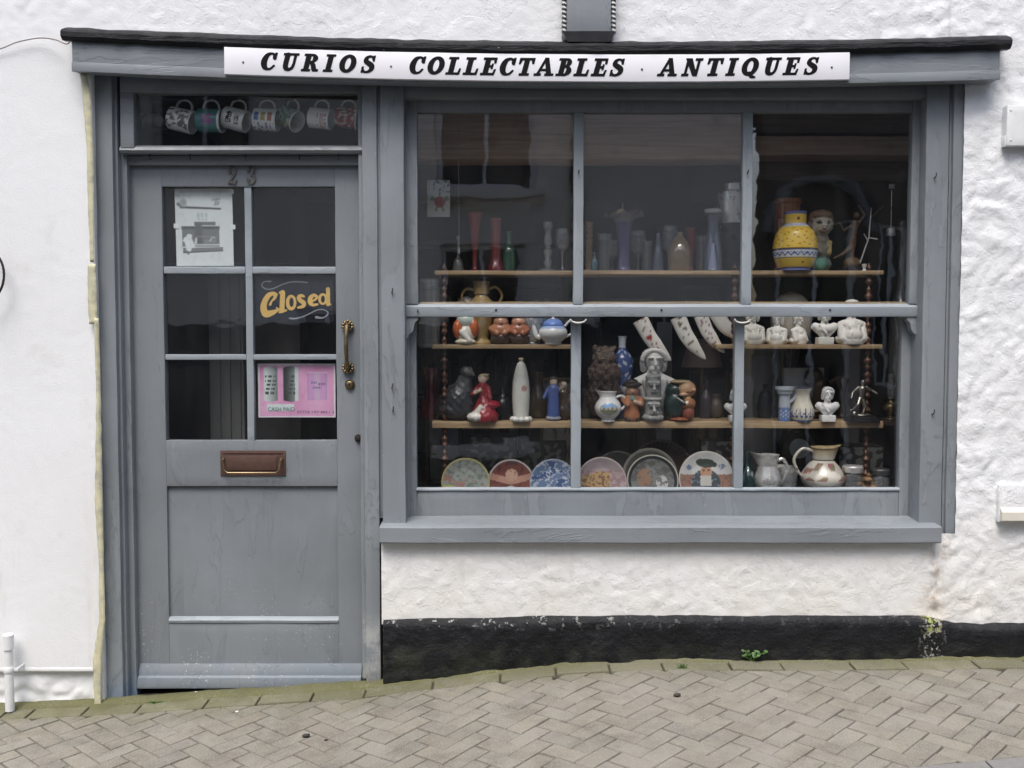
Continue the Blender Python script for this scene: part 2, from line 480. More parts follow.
def ware_glass(name, col, rough=.03, dens=.55):
    """coloured glassware: thin transparent colour plus mirror edges"""
    if name in MATS: return MATS[name]
    t = NT(name); tr = t.n('ShaderNodeBsdfTransparent')
    lw = t.n('ShaderNodeLayerWeight'); lw.inputs[0].default_value = .5
    edge = t.math('POWER', lw.outputs['Facing'], 1.6)
    c = t.mix(tuple(1 - dens * (1 - x) for x in col), tuple(x ** 1.6 * .6 for x in col), edge); t.l(c, tr.inputs[0])
    gl = t.n('ShaderNodeBsdfGlossy'); gl.inputs['Roughness'].default_value = rough
    df = t.n('ShaderNodeBsdfDiffuse'); df.inputs[0].default_value = (*[min(1, x * .8) for x in col], 1)
    f = t.math('ADD', .10, t.math('MULTIPLY', t.math('POWER', lw.outputs['Facing'], 3), .85))
    m0 = t.n('ShaderNodeMixShader'); m0.inputs[0].default_value = .22 * dens + .04
    t.l(tr.outputs[0], m0.inputs[1]); t.l(df.outputs[0], m0.inputs[2])
    mx = t.n('ShaderNodeMixShader'); t.l(f, mx.inputs[0]); t.l(m0.outputs[0], mx.inputs[1]); t.l(gl.outputs[0], mx.inputs[2])
    t.l(mx.outputs[0], t.out.inputs['Surface']); MATS[name] = t.m; return t.m
def paver_mat():
    t = NT('concrete block paving'); a = t.n('ShaderNodeAttribute', attribute_name='Col'); p = t.xyz()
    c = t.mix(a.outputs['Color'], (.10, .09, .075), t.rng(t.noise(9, 6, .65), .45, .75, 0, .7))
    sp = t.noise(330, 2); c = t.mix(c, (.46, .44, .40), t.rng(sp, .54, .7, 0, .65)); c = t.mix(c, (.30, .28, .25), t.rng(t.noise(3, 6, .65), .5, .75, 0, .6)); c = t.mix(c, (.09, .085, .075), t.rng(t.noise(260, 2), .58, .7, 0, .5))
    near = t.rng(p[1], -.30, -.05, 0, 1); lft = t.rng(p[0], -1.0, .9, 1.0, .55)
    moss = t.math('MULTIPLY', t.math('MULTIPLY', near, lft), t.rng(t.noise(6, 7, .68), .34, .58))
    c = t.mix(c, (.105, .105, .045), t.math('MULTIPLY', moss, .85))
    t.bump(t.noise(210, 3), .4, .003, t.bump(t.noise(30, 4), .2, .004))
    return t.fin(c, .88, 0, .25)
PAVER = paver_mat()
def ground_mat(name, a, b, sc=60):
    t = NT(name); c = t.mix(a, b, t.noise(sc, 5, .65)); c = t.mix(c, tuple(x * .55 for x in a), t.rng(t.noise(1.5, 4), .5, .8, 0, .6))
    t.bump(t.noise(220, 3), .6, .004); return t.fin(c, .9, 0, .25)
ASPHALT = ground_mat('worn asphalt', (.05, .05, .05), (.09, .088, .086), 160)
JOINT = ground_mat('gritty mossy joint sand', (.045, .041, .03), (.08, .075, .05), 60)
KERB = ground_mat('concrete kerb', (.17, .168, .16), (.25, .245, .235), 40)
def wood_mat(name, c0, c1, axis=0, rough=.5):
    t = NT(name); st = [70, 70, 70]; st[axis] = 3
    g = t.noise(1, 6, .6, stretch=tuple(st), dist=.6); c = t.mix(c0, c1, t.rng(g, .3, .7)); c = t.mix(c, tuple(x * .5 for x in c0), t.rng(t.noise(9, 5), .55, .8, 0, .6))
    t.bump(g, .2, .002); return t.fin(c, rough)
PINE = wood_mat('bare pine shelf', (.30, .20, .11), (.50, .37, .22), 0, .55)
SPIN = wood_mat('varnished turned wood', (.055, .022, .012), (.14, .060, .034), 2, .38)
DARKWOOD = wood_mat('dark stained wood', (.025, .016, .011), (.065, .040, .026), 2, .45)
BEAM = wood_mat('brown timber beam', (.40, .27, .20), (.62, .46, .37), 0, .6)
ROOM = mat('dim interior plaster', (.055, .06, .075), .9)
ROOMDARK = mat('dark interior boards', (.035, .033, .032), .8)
BRASS = mat('aged brass', (.24, .185, .105), .36, .9, .45, 60, .2)
BRONZE = mat('dark bronze', (.085, .055, .032), .4, 1, .4, 40, .2)
SILVER = mat('tarnished silver plate', (.62, .61, .59), .3, .6, .3, 40, .1)
RUSTY = mat('rusty copper letter plate', (.105, .058, .045), .55, .3, .35, 40, .3)
IRON = mat('rusted iron', (.03, .022, .018), .7, .3, .4, 80)
BLACK = mat('black gloss paint', (.012, .012, .014), .35)
INK = mat('black sign lettering', (.004, .004, .005), .6, spec=.15)
SIGNWHITE = mat('white painted sign board', (.80, .80, .83), .4, 0, .03, 5)
PAPER = mat('white paper', (.78, .84, .84), .7, 0, .03, 12)
GOLD = mat('gold leaf lettering', (.72, .47, .13), .45, 0, .15, 40)
PALEINK = mat('pale grey flourish', (.30, .33, .35), .5)
WPIPE = mat('white painted metal', (.74, .75, .75), .5, 0, .08, 30, .2)
CREAM = mat('dirty cream moulding', (.62, .60, .52), .7, 0, .1, 30, .2)
def tape_mat():
    t = NT('perished masking tape'); c = t.mix((.50, .47, .30), (.66, .63, .44), t.noise(7, 4)); c = t.mix(c, (.36, .36, .29), t.rng(t.noise(25, 5), .45, .75))
    t.bump(t.noise(40, 5), .5, .004); return t.fin(c, .65)
TAPE = tape_mat()
# ================================================================= ground
_GT = [(at(px, py, 0).x, at(px, py, 0).z) for px, py in
       ((-200, 716), (0, 707), (60, 704), (130, 701), (250, 693), (360, 686), (430, 677), (500, 669), (570, 662), (640, 658), (800, 659), (1024, 656), (1300, 654))]
def gx(x):
    if x <= _GT[0][0]: return _GT[0][1] + .03 * (x - _GT[0][0])
    for (a, za), (b, zb) in zip(_GT, _GT[1:]):
        if x <= b:
            t = (x - a) / (b - a); t = t * t * (3 - 2 * t) * .5 + t * .5
            return za + (zb - za) * t
    return _GT[-1][1]
def gz(x, y): return gx(x) + .028 * min(y, 0)
kA, kB = atz(770, 768, .085), atz(1024, 746, .09)
ksl = (kB.y - kA.y) / (kB.x - kA.x)
def ky(x): return kA.y + ksl * (x - kA.x)

def clip(poly, a, b, c):                                    # keep a*x + b*y <= c
    out = []
    for i, p in enumerate(poly):
        q = poly[(i + 1) % len(poly)]
        dp, dq = a * p[0] + b * p[1] - c, a * q[0] + b * q[1] - c
        if dp <= 0: out.append(p)
        if dp * dq < 0:
            t = dp / (dp - dq); out.append((p[0] + t * (q[0] - p[0]), p[1] + t * (q[1] - p[1])))
    return out
pav = MB()
def paver(poly, col, lift=0):
    n = len(poly)
    if n < 3: return
    ar = abs(sum(poly[i][0] * poly[(i + 1) % n][1] - poly[(i + 1) % n][0] * poly[i][1] for i in range(n))) / 2
    if ar < .0012: return
    cx = sum(p[0] for p in poly) / n; cy = sum(p[1] for p in poly) / n
    def ring(ins, dz):
        o = []
        for x, y in poly:
            L = math.hypot(x - cx, y - cy); k = max(0, 1 - ins / max(L, .01))
            xx, yy = cx + (x - cx) * k, cy + (y - cy) * k
            o.append((xx, yy, gz(xx, yy) + dz + lift + (xx - cx) * tx + (yy - cy) * ty))
        return o
    tx, ty = random.uniform(-.010, .010), random.uniform(-.010, .010)
    v = ring(.003, -.03) + ring(.003, -.003) + ring(.006, .0)
    f = [tuple(range(2 * n, 3 * n))]
    for a in (0, n):
        for i in range(n):
            j = (i + 1) % n; f.append((a + i, a + j, a + n + j, a + n + i))
    pav.add(v, f, col)
W = .070
ca = math.cos(R(46.5)); sa = math.sin(R(46.5))
def pcol():
    g = random.uniform(.90, 1.09); w = random.uniform(-.012, .012)
    return ((.226 + w * .4) * g, .212 * g, (.176 - w * .4) * g)
for i in range(-82, 82):
    for j in range(-82, 82):
        t = (i - j) % 4
        if t == 0: q = [(i, j), (i + 2, j), (i + 2, j + 1), (i, j + 1)]
        elif t == 3: q = [(i, j), (i + 1, j), (i + 1, j + 2), (i, j + 2)]
        else: continue
        poly = [((x * ca - y * sa) * W + .03, (x * sa + y * ca) * W - .6) for x, y in q]
        if max(p[0] for p in poly) < -3.4 or min(p[0] for p in poly) > 3.4: continue
        poly = clip(poly, 0, 1, -.125); poly = clip(poly, ksl, -1, -(kA.y - ksl * kA.x) - .004) if poly else poly
        if poly: paver(poly, pcol(), random.uniform(-.0015, .0015))
x = -3.4
while x < 3.4:
    L = random.choice((.2, .2, .2, .1, .26)) + random.uniform(-.008, .008); g = random.uniform(.8, 1.05); d_ = random.uniform(.118, .124)
    paver([(x + .001, -d_), (x + L, -d_), (x + L, -.030), (x + .001, -.030)], (.185 * g, .18 * g, .115 * g), random.uniform(-.003, .002)); x += L + .001
mf = MB(); vs = []; fs = []; nf = 340
for i in range(nf + 1):                                      # weathered mortar fillet along the foot of the wall
    x = -2.6 + 5.2 * i / nf; w_ = .030 + .012 * noise.noise(Vector((x * 6, 2, 0)))
    for y, dz in ((-w_ - .006, -.012), (-w_, .001), (-w_ * .5, .006 + .004 * noise.noise(Vector((x * 14, 5, 0)))), (.01, .012), (.06, .0)): vs.append((x, y + .003 * noise.noise(Vector((x * 30, y * 50, 1))), gz(x, 0) + dz + .003 * noise.noise(Vector((x * 25, y * 40, 7)))))
for i in range(nf):
    for k in range(4): a = i * 5 + k; fs.append((a, a + 5, a + 6, a + 1))
mf.add(vs, fs, (.12, .12, .05)); o = mf.build('mortar_fillet', PAVER, smooth=60); o['kind'] = 'structure'
o = pav.build('pavement', PAVER, smooth=30); o['kind'] = 'structure'
gb = MB(); n = 140; vs = []; fs = []
for i in range(n + 1):
    x = -4 + 8 * i / n
    for y in (.35, -.1, ky(x) + .002): vs.append((x, y, gz(x, y) - .0075))
for i in range(n):
    for k in range(2): a = i * 3 + k; fs.append((a, a + 3, a + 4, a + 1))
gb.add(vs, fs); o = gb.build('paving_bed', JOINT, wob=.003, wfreq=25, sub=.05); o['kind'] = 'structure'
kb = MB(); x = -4
while x < 4:
    v = []; L = .9
    for xx in (x + .003, x + L - .003):
        for yy in (ky(xx), ky(xx) - .125):
            for dz in (.0, -.2): v.append((xx, yy, gz(xx, yy) + dz))
    kb.add(v, [(0, 1, 3, 2), (4, 6, 7, 5), (0, 4, 5, 1), (2, 3, 7, 6), (0, 2, 6, 4), (1, 5, 7, 3)]); x += L
o = kb.build('kerb', KERB, sub=.06, wob=.002, wfreq=20); o['kind'] = 'structure'
rd = MB(); vs = []; fs = []; xs = [-30, -12] + [-4 + .25 * i for i in range(33)] + [12, 30]
for xx in xs:
    for k, yy in enumerate((ky(max(-4, min(4, xx))) - .12, -2.0, -3.5, -5.6, -30)):
        vs.append((xx, yy, gz(xx, -.6) - .1 + (.03 if k in (1, 2) else 0)))
for i in range(len(xs) - 1):
    for k in range(4): a = i * 5 + k; fs.append((a, a + 5, a + 6, a + 1))
rd.add(vs, fs); o = rd.build('road', ASPHALT); o['kind'] = 'structure'

# ================================================================= shop building
BLD = thing('shop_building', 'white rendered shop front with grey timber door, display window and black plinth', 'shop', (0, .1, 0))
YF, YD, YU, YL = .022, .112, .082, .130                    # casing, door, upper sash, lower sash planes
ox0, ox1 = X(97, 0), X(960, 0)
def sag(x):                                                  # the old fascia dips in the middle (metres)
    px = 512 + x / (D - .065) * F
    L = 14 * (px - 72) * (px - 1000) / ((560 - 72) * (560 - 1000)) + 8 * (px - 72) * (px - 560) / ((1000 - 72) * (1000 - 560))
    return -L * MPP(-.065)
def wsag(v): v.z += sag(v.x); return v
# --- facade, a trowelled surface with real unevenness
zs_bot = Z(541, 0); zpl = Z(612, 0)
def amp(x, z):
    if x < ox0 + .02: return .05 + .3 * max(0, min(1, (z - 2.35) / .2))
    if z < .72 and x < 1.62: return .27
    if x > 1.5: return .60
    return .20 + .3 * max(0, min(1, (x - .9) / .5))
def disp(x, z, am=None):
    p = Vector((x, 0, z)); a = am or amp(x, z)
    q = p + noise.noise_vector(p * 6) * .05
    n1 = noise.noise(p * 2.6); n2 = abs(noise.noise(q * 13 + Vector((5, 1, 2))))
    n3 = abs(noise.noise(q * 29 + Vector((1, 9, 4)))); n4 = noise.noise(p * 47)
    d = (.006 * n1 + .0125 * n2 + .0075 * n3 * (.4 + 2 * n2) + .0011 * n4 - .004) * a
    if x > 1.62: d -= .008
    if abs(x - 1.615) < .03 and .2 < z < .64: d -= .010 * (1 - abs(x - 1.615) / .03) * (.6 + noise.noise(p * 25))
    return d
def surf(name, x0, x1, z0, z1, hole=None, res=.0085, yb=0, am=None, mat_=WHITEWALL, edge=None):
    m = MB(); nx = max(2, int(round((x1 - x0) / res))); nz = max(2, int(round((z1 - z0) / res)))
    ids = {}; vs = []; fs = []
    def vid(i, k):
        if (i, k) not in ids:
            x, z = x0 + (x1 - x0) * i / nx, z0 + (z1 - z0) * k / nz
            if edge and k == 0: z += edge(x)
            ids[(i, k)] = len(vs); vs.append((x, yb - disp(x, z, am), z))
        return ids[(i, k)]
    for i in range(nx):
        for k in range(nz):
            xc, zc = x0 + (x1 - x0) * (i + .5) / nx, z0 + (z1 - z0) * (k + .5) / nz
            if hole and hole(xc, zc): continue
            fs.append((vid(i, k), vid(i + 1, k), vid(i + 1, k + 1), vid(i, k + 1)))
    m.add(vs, fs); o = m.build(name, mat_, BLD, smooth=0)
    o.data.polygons.foreach_set('use_smooth', [True] * len(o.data.polygons)); return o
zhead = Z(66, 0)
surf('facade_wall', -2.3, 2.3, -.35, 2.75,
     hole=lambda x, z: (ox0 < x < ox1 and zs_bot + .03 < z < zhead) or (x < X(381, 0) and ((x > ox0 and z < zs_bot + .1) or z < Z(671, 0))) or (x > X(381, 0) and z < zpl - .05))
ub = MB(); ub.box(-4.5, 4.5, .0, .25, 2.74, 5.2, .01); ub.box(-4.5, -2.29, .0, .25, -.5, 2.74, .01); ub.box(2.29, 4.5, .0, .25, -.5, 2.74, .01)
ub.build('upper_wall', WHITEWALL, BLD)
rv = MB(); rv.box(ox0 - .03, ox0 + .004, .0, .2, -.3, zhead + .02, .004); rv.build('reveal', WHITEWALL, BLD, sub=.03, wob=.002, wfreq=12)
rv = MB(); rv.box(ox1 - .002, ox1 + .03, .018, .2, zs_bot - .01, zhead + .02, .004); rv.build('reveal', WHITEWALL, BLD, sub=.02, wob=.006, wfreq=16)
rv = MB(); rv.box(X(381, 0), ox1, .035, .2, zs_bot - .06, zs_bot + .025, .003); rv.build('reveal', WHITEWALL, BLD)
# white low plinth at the far left, below the smooth render
surf('low_plinth', -2.3, ox0 + .004, -.35, Z(671, 0) + .02, yb=.016, am=.95)
lp = MB(); lp.box(-2.3, ox0 - .002, -.002, .03, Z(671, 0) - .002, Z(671, 0) + .012, .003); lp.build('render_stop', WHITEWALL, BLD, sub=.03, wob=.0015)
# black plinth, sticking out a little, rough
pl = MB(); x0p, x1p = X(383, -.02, 640), 3.0; nx, nz = 260, 26; vs = []; fs = []
for i in range(nx + 1):
    x = x0p + (x1p - x0p) * i / nx
    tpx = 512 + x / D * F
    ztop = Z(616 - 4 * min(1, max(0, (tpx - 383) / 200)) + (9 * min(1, max(0, (tpx - 930) / 30))), 0) + .004 * noise.noise(Vector((x * 5, 0, 0)))
    for k in range(nz + 1):
        t = k / nz; z = -.25 + (ztop + .25) * t; p = Vector((x, 3, z))
        d = .020 + .010 * noise.noise(p * 5) + .006 * (1 - 2 * abs(noise.noise(p * 13))) + .002 * noise.noise(p * 40)
        if x > 1.6: d -= .006
        if t > .93: d *= (1 - t) / .07
        vs.append((x, -d if t < 1 else .03, z))
for i in range(nx):
    for k in range(nz): a = i * (nz + 1) + k; fs.append((a, a + nz + 1, a + nz + 2, a + 1))
pl.add(vs, fs); pl.build('plinth', PLINTH, BLD, smooth=60)

# --- fascia box and lead roll
YFA = -.065
zf0, zf1 = Z(70, YFA), Z(38, YFA)
fa = MB(); xa, xb = X(72, YFA, 60), X(1000, YFA, 60)
fa.box(xa, xb, YFA, .0, zf0, zf1, .004)
fas = fa.build('fascia', GREY_H, BLD, sub=.06, wob=.0022, wfreq=4, warp=wsag)
gr = MB(); gr.box(xa - .001, xb + .001, YFA - .0045, YFA + .01, zf0 - .004, zf0 + .030, .0025)
gr.build('fascia_moulding', GREY_H, fas, sub=.06, wob=.0016, wfreq=5, warp=wsag)
ld = MB(); xl0, xl1 = X(61, -.085, 40), X(1012, -.085, 40); zl0 = Z(38.5, -.085); zl1 = Z(29, -.085)
prof = [(.01, zl0 + .02), (-.05, zl0 - .002), (-.078, zl0 - .004), (-.090, zl0 + .008), (-.090, zl1 - .008), (-.078, zl1 + .004), (-.04, zl1 + .020), (.01, zl1 + .035)]
ld.prismx(prof, xl0, xl1)
ld.build('lead_flashing', LEAD, fas, sub=.02, wob=.0045, wfreq=14, warp=wsag)

# --- boxed pilaster above, with rope mouldings
pb = MB(); xp0, xp1 = X(567, -.07, 16), X(611, -.07, 16); zp0 = Z(33, -.07)
pb.box(xp0, xp1, -.07, .02, zp0, 3.4, .003); pil = pb.build('pilaster', GREY_V, BLD, sub=.08, wob=.001)
bb = MB(); bb.prism([(xp0 - .017, zp0 + .004), (xp0 + .004, zp0 - .034), (xp1 - .004, zp0 - .034), (xp1 + .017, zp0 + .004)], -.08, .02); bb.build('pilaster_foot', BLACK, pil, sub=.03, wob=.001)
for xr in (xp0 - .010, xp1 + .010):
    def rope(a, z, r): return (.72, .72, .70) if ((a / 6.283 * 1.0 + z * 62) % 1) < .42 else (.015, .015, .018)
    zz = [zp0 + .002 + .0025 * i for i in range(320)]
    MB().lathe([(.0085 + .0009 * math.sin(z * 380), z) for z in zz], 14, (xr, -.058, 0), rope).build('rope_moulding', BISQUE, pil)

# --- door surround
DF = MB(); ztop = Z(66, YF); zg = -.16
def ww(m, px0, px1, yf, yb, z0, z1, bev=.003, ref=385): m.box(X(px0, yf, ref), X(px1, yf, ref), yf, yb, z0, z1, bev)
ww(DF, 99, 117, YF, .16, zg, ztop)
frame = DF.build('door_frame', GREY_V, BLD, sub=.05, wob=.0018, wfreq=5)
def fpart(name, m, parent, mat_=GREY_V, wob=.0012, sub=.06): return m.build(name, mat_, parent, sub=sub, wob=wob, wfreq=5)
m = MB(); ww(m, 117.4, 122, .045, .15, zg, ztop, .004); ww(m, 121, 131, .078, .16, zg, ztop, .004); fpart('jamb_moulding', m, frame)
m = MB(); ww(m, 364, 378.5, YF, .16, -.02, ztop); fpart('jamb', m, frame, wob=.002)
m = MB(); ww(m, 360, 364.6, .055, .14, -.02, ztop, .004); fpart('jamb_moulding', m, frame)
xd0, xd1 = X(131, YD), X(362, YD)
# transom between door and fanlight
m = MB(); zt0, zt1 = Z(163, .05), Z(153.5, .05)
m.box(X(121, .06, 155), X(364, .06, 155), .09, .16, zt0, zt1, .003)
zr0, zr1 = Z(153, .05), Z(145.5, .05)
m.prismx([(.050, zr0), (.042, zr0 + .010), (.048, zr1 - .006), (.07, zr1 + .004), (.16, zr1 + .006), (.16, zr0)], X(120, .05, 150), X(364.5, .05, 150))
tr = fpart('transom', m, frame, GREY_H)
for px in (151, 191, 246, 300, 339):
    h = at(px, 155, .088); MB().tube([h + Vector((0, .004, .004)), h + Vector((0, -.012, .004)), h + Vector((.001, -.016, -.004)), h + Vector((.001, -.014, -.014)), h + Vector((.0, -.006, -.019))], .0018, 6).build('screw_hook', IRON, frame)
# fanlight
m = MB(); yg = .055
zfa, zfb = Z(93, yg), Z(143, yg)
m.box(X(121, yg, 110), X(364, yg, 110), yg - .012, yg + .05, zfa, ztop, .003)
m.box(X(121, yg, 110), X(134.5, yg, 110), yg - .012, yg + .05, zfb - .02, zfa, .003)
fpart('fanlight_frame', m, frame, GREY_H)
MB().box(X(133, yg + .02, 110), X(366, yg + .02, 110), yg + .018, yg + .022, zfb - .03, zfa + .01, 0).build('fanlight_pane', FANPANE, frame)

# --- door
DX = lambda px: X(px, YD); DZ = lambda py: Z(py, YD)
Y1 = YD + .042
d = MB(); zb, zt = DZ(684), DZ(163.5)
cols = [(166, 246), (254, 336)]; rows = [(187, 266), (274, 354), (360, 440)]
d.box(DX(131), DX(165), YD, Y1, zb, zt, .002); d.box(DX(336.6), DX(361.4), YD, Y1, zb, zt, .002)
def rail(p, q, a=165.0, b=336.6, yf=YD): d.box(DX(a), DX(b), yf, Y1 - .001, DZ(q), DZ(p), .002)
rail(164, 186.5); rail(440.6, 486); rail(622, 684)
door = d.build('door', GREY_D, BLD, sub=.05, wob=.0014, wfreq=5)
MB().box(DX(164.6), DX(337), YD + .014, Y1 - .006, DZ(623), DZ(485), .001).build('door_panel', GREY_D, door, sub=.06, wob=.0012)
pm = MB()
pm.prismx([(YD + .013, DZ(622.4)), (YD - .004, DZ(622.4)), (YD - .006, DZ(620)), (YD + .004, DZ(617.5)), (YD + .013, DZ(617))], DX(165), DX(336.6))
pm.build('panel_bead', GREY_L, door, sub=.05, wob=.0012)
gb_ = MB()
gb_.box(DX(246.5), DX(253.5), YD + .004, Y1 - .004, DZ(440.6), DZ(186.5), .003)
for a, b in ((165.2, 246.5), (253.5, 336.5)):
    for p, q in ((266.5, 273.5), (354.4, 359.8)): gb_.box(DX(a), DX(b), YD + .003, Y1 - .003, DZ(q), DZ(p), .003)
gb_.build('glazing_bars', GREY_L, door, sub=.04, wob=.0012)
for (a, b) in cols:
    for (p, q) in rows:
        MB().box(DX(a - 1.5), DX(b + 1.5), YD + .020, YD + .023, DZ(q + 1.5), DZ(p - 1.5), 0).build('pane', PANE, door)
wb = MB(); wz0, wz1 = DZ(685.5), DZ(663.5)
wb.prismx([(YD + .01, wz0), (YD - .034, wz0), (YD - .036, wz0 + .008), (YD - .028, wz0 + .040), (YD - .018, wz0 + .046), (YD - .016, wz0 + .062), (YD - .004, wz1), (YD + .01, wz1)], DX(135), DX(360))
wb.build('weather_bar', GREY_D, door, sub=.05, wob=.0016)
# letter plate
lx0, lx1, lz0, lz1 = DX(219.5), DX(285), DZ(475.5), DZ(450.5)
lpn = MB().box(lx0, lx1, YD - .005, YD + .002, lz0, lz1, .002)
lpn.box(lx0 + .010, lx1 - .010, YD - .0075, YD - .004, lz1 - .011, lz1 - .007, .001); lpn.build('letter_plate', RUSTY, door)
MB().box(lx0 + .034, lx1 - .034, YD - .009, YD - .004, lz0 + .022, lz1 - .020, .002).build('letter_flap', RUSTY, door)
hp = [Vector((lx0 + .014, YD - .006, lz1 - .030)), Vector((lx0 + .014, YD - .022, lz1 - .036)), Vector((lx0 + .020, YD - .026, lz0 + .024)), Vector((lx0 + .034, YD - .026, lz0 + .014)),
      Vector((lx1 - .034, YD - .026, lz0 + .014)), Vector((lx1 - .020, YD - .026, lz0 + .024)), Vector((lx1 - .014, YD - .022, lz1 - .036)), Vector((lx1 - .014, YD - .006, lz1 - .030))]
MB().tube(hp, [.005, .005, .0036, .0034, .0034, .0036, .005, .005], 10).build('letter_pull', BRASS, door)
# pull handle with two lion-mask roses
hx = DX(348.5)
hz0, hz1 = DZ(326), DZ(367.5)
hm = MB(); rr = lambda z: .0052 if False else .006
hm.tube([(hx, YD - .012, hz0), (hx, YD - .030, hz0 - .004), (hx, YD - .040, hz0 - .03), (hx - .001, YD - .043, (hz0 + hz1) / 2), (hx, YD - .040, hz1 + .03), (hx, YD - .030, hz1 + .004), (hx, YD - .012, hz1)],
        [.012, .010, .0075, .0092, .0075, .010, .012], 12)
hdl = hm.build('pull_handle', BRASS, door)
for hz in (hz0, hz1):
    pr = [('e', (0, 0, 0), (.62, .3, .62), (1, 1, 1)), ('e', (0, -.3, -.02), (.36, .4, .42), (1, 1, 1)), ('e', (0, -.62, -.12), (.13, .16, .2), (1, 1, 1)), ('e', (0, -.55, -.34), (.2, .2, .12), (1, 1, 1))]
    for k in range(10):
        a = k * .628 + .3; pr.append(('e', (math.cos(a) * .68, -.12, math.sin(a) * .68), (.24, .25, .24), (1, 1, 1)))
    for s_ in (-1, 1): pr += [('e', (s_ * .17, -.62, .12), (.1, .1, .06), (1, 1, 1)), ('e', (s_ * .36, -.4, .38), (.12, .2, .14), (1, 1, 1))]
    lm = MB(); sdf_mesh(lm, pr, (hx, YD - .008, hz), .0265, 48, .05); lm.hascol = False; lm.build('lion_mask_rose', BRASS, hdl, smooth=0)
for (px, py, r_) in ((350, 384.5, .0195), (358, 438, .0145)):
    c_ = Vector((DX(px), YD - .001, DZ(py))); M_ = Matrix.Translation(c_) @ Matrix.Rotation(R(90), 4, 'X')
    lk = MB(); lk.lathe([(r_, 0), (r_, .004), (r_ * .88, .007), (r_ * .72, .006), (r_ * .68, .012), (r_ * .5, .014), (0, .014)], 32, m=M_)
    lk.build('lock_rose', BRASS if r_ > .016 else IRON, door)
    MB().box(c_.x - .0015, c_.x + .0015, c_.y - .0148, c_.y - .012, c_.z - .006, c_.z + .004, .0004).build('keyhole', BLACK, door)
# numerals 23
TWO = [('s', [(.10, .70, .085), (.14, .90, .05), (.32, .97, .045), (.50, .86, .08), (.48, .64, .09), (.30, .38, .07), (.10, .10, .05)]), ('o', .12, .70, .115, .115), ('s', [(.06, .07, .065), (.25, .11, .08), (.45, .05, .075), (.58, .20, .04)])]
THREE = [('s', [(.10, .78, .08), (.18, .94, .05), (.36, .96, .05), (.48, .80, .085), (.42, .60, .05), (.26, .53, .035), (.46, .46, .06), (.54, .26, .09), (.40, .05, .055), (.20, .04, .05), (.08, .20, .08)]), ('o', .11, .77, .11, .11), ('o', .10, .22, .115, .115)]
NUM = mat('worn grey metal numeral', (.105, .10, .095), .5, .2, .3, 60)
for g_, px in ((TWO, 231), (THREE, 249.5)):
    x_, z_, hh = DX(px), DZ(184), .066
    mm = MB(); add_glyph(mm, g_, .62, lambda gx_, gy_: Vector((x_ + gx_ * hh * .86, YD - .0065, z_ + gy_ * hh)), .008, 0, .03)
    mm.build('house_number', NUM, door)
# threshold
MB().box(DX(128), DX(364), .03, .38, -.12, DZ(693), .004).build('door_step', mat('dark worn stone step', (.07, .065, .055), .9, 0, .3, 30, .5), BLD, sub=.08, wob=.003)

# --- display window
wi = MB(); zh1 = ztop
zc0 = Z(517.5, YF)
ww(wi, 382, 405, YF, .14, Z(540, .0), zh1)
win = wi.build('display_window', GREY_V, BLD, sub=.05, wob=.0018, wfreq=5)
m = MB(); ww(m, 378.4, 382.4, .036, .14, Z(520, 0), zh1, .003); fpart('casing_bead', m, win)
m = MB(); ww(m, 921.5, 944, YF, .14, Z(540, .0), zh1); fpart('casing', m, win)
m = MB(); ww(m, 944.4, 948, YF + .008, .1, Z(541, 0), zh1, .003); ww(m, 948.4, 962, YF - .008, .1, Z(543, 0), zh1, .004); fpart('casing_moulding', m, win)
m = MB(); zhd = Z(98, .04); m.box(X(405, YF), X(921.5, YF), .036, .14, zhd, zh1, .003); m.box(X(364, .05), X(405, .05), .048, .12, Z(90, 0), zh1 - .01, .002); fpart('window_head', m, win, GREY_H)
# sill
sl = MB(); zs0, zs1 = Z(543.5, -.04), Z(527, -.04)
sl.prismx([(-.037, zs0), (-.040, zs0 + .004), (-.040, zs1 - .004), (-.034, zs1), (.165, zs1 + .014), (.165, zs0)], X(379.5, -.04, 535), X(942, -.04, 535))
sl.build('sill', GREY_H, win, sub=.05, wob=.002, wfreq=4)
# upper sash
UX = lambda px: X(px, YU, 210); UZ = lambda py: Z(py, YU); yb_ = YU + .040
us = MB(); zu1 = UZ(99); zm0, zm1 = UZ(316.5), UZ(303.8)
us.box(UX(404.5), UX(417.5), YU, yb_, UZ(304), zu1, .004); us.box(UX(911), UX(922.5), YU, yb_, UZ(304), zu1, .004)
us.box(UX(417.5), UX(911), YU + .001, yb_ - .001, UZ(112.2), zu1, .004)
ups = us.build('upper_sash', GREY_V, win, sub=.05, wob=.0014, wfreq=6)
mr = MB(); mr.prismx([(YU - .004, zm0), (YU - .006, zm0 + .006), (YU - .006, zm1 - .012), (YU + .010, zm1), (yb_, zm1 + .003), (yb_, zm0)], UX(404.5), UX(922)); mr.build('meeting_rail', GREY_L, ups, sub=.03, wob=.0018, wfreq=7)
ub_ = MB()
for a, b in ((573.5, 583.5), (742.3, 752.3)):
    ub_ = MB(); ub_.box(UX(a), UX(b), YU + .002, yb_ - .002, zm1 - .002, UZ(112), .0045); ub_.build('glazing_bar', GREY_LV, ups, sub=.03, wob=.0014, wfreq=8)
for a, b in ((417, 574), (583, 743), (752, 911.5)):
    MB().box(UX(a) - .002, UX(b) + .002, YU + .020, YU + .024, zm1 - .006, UZ(111), 0).build('pane', PANE, ups)
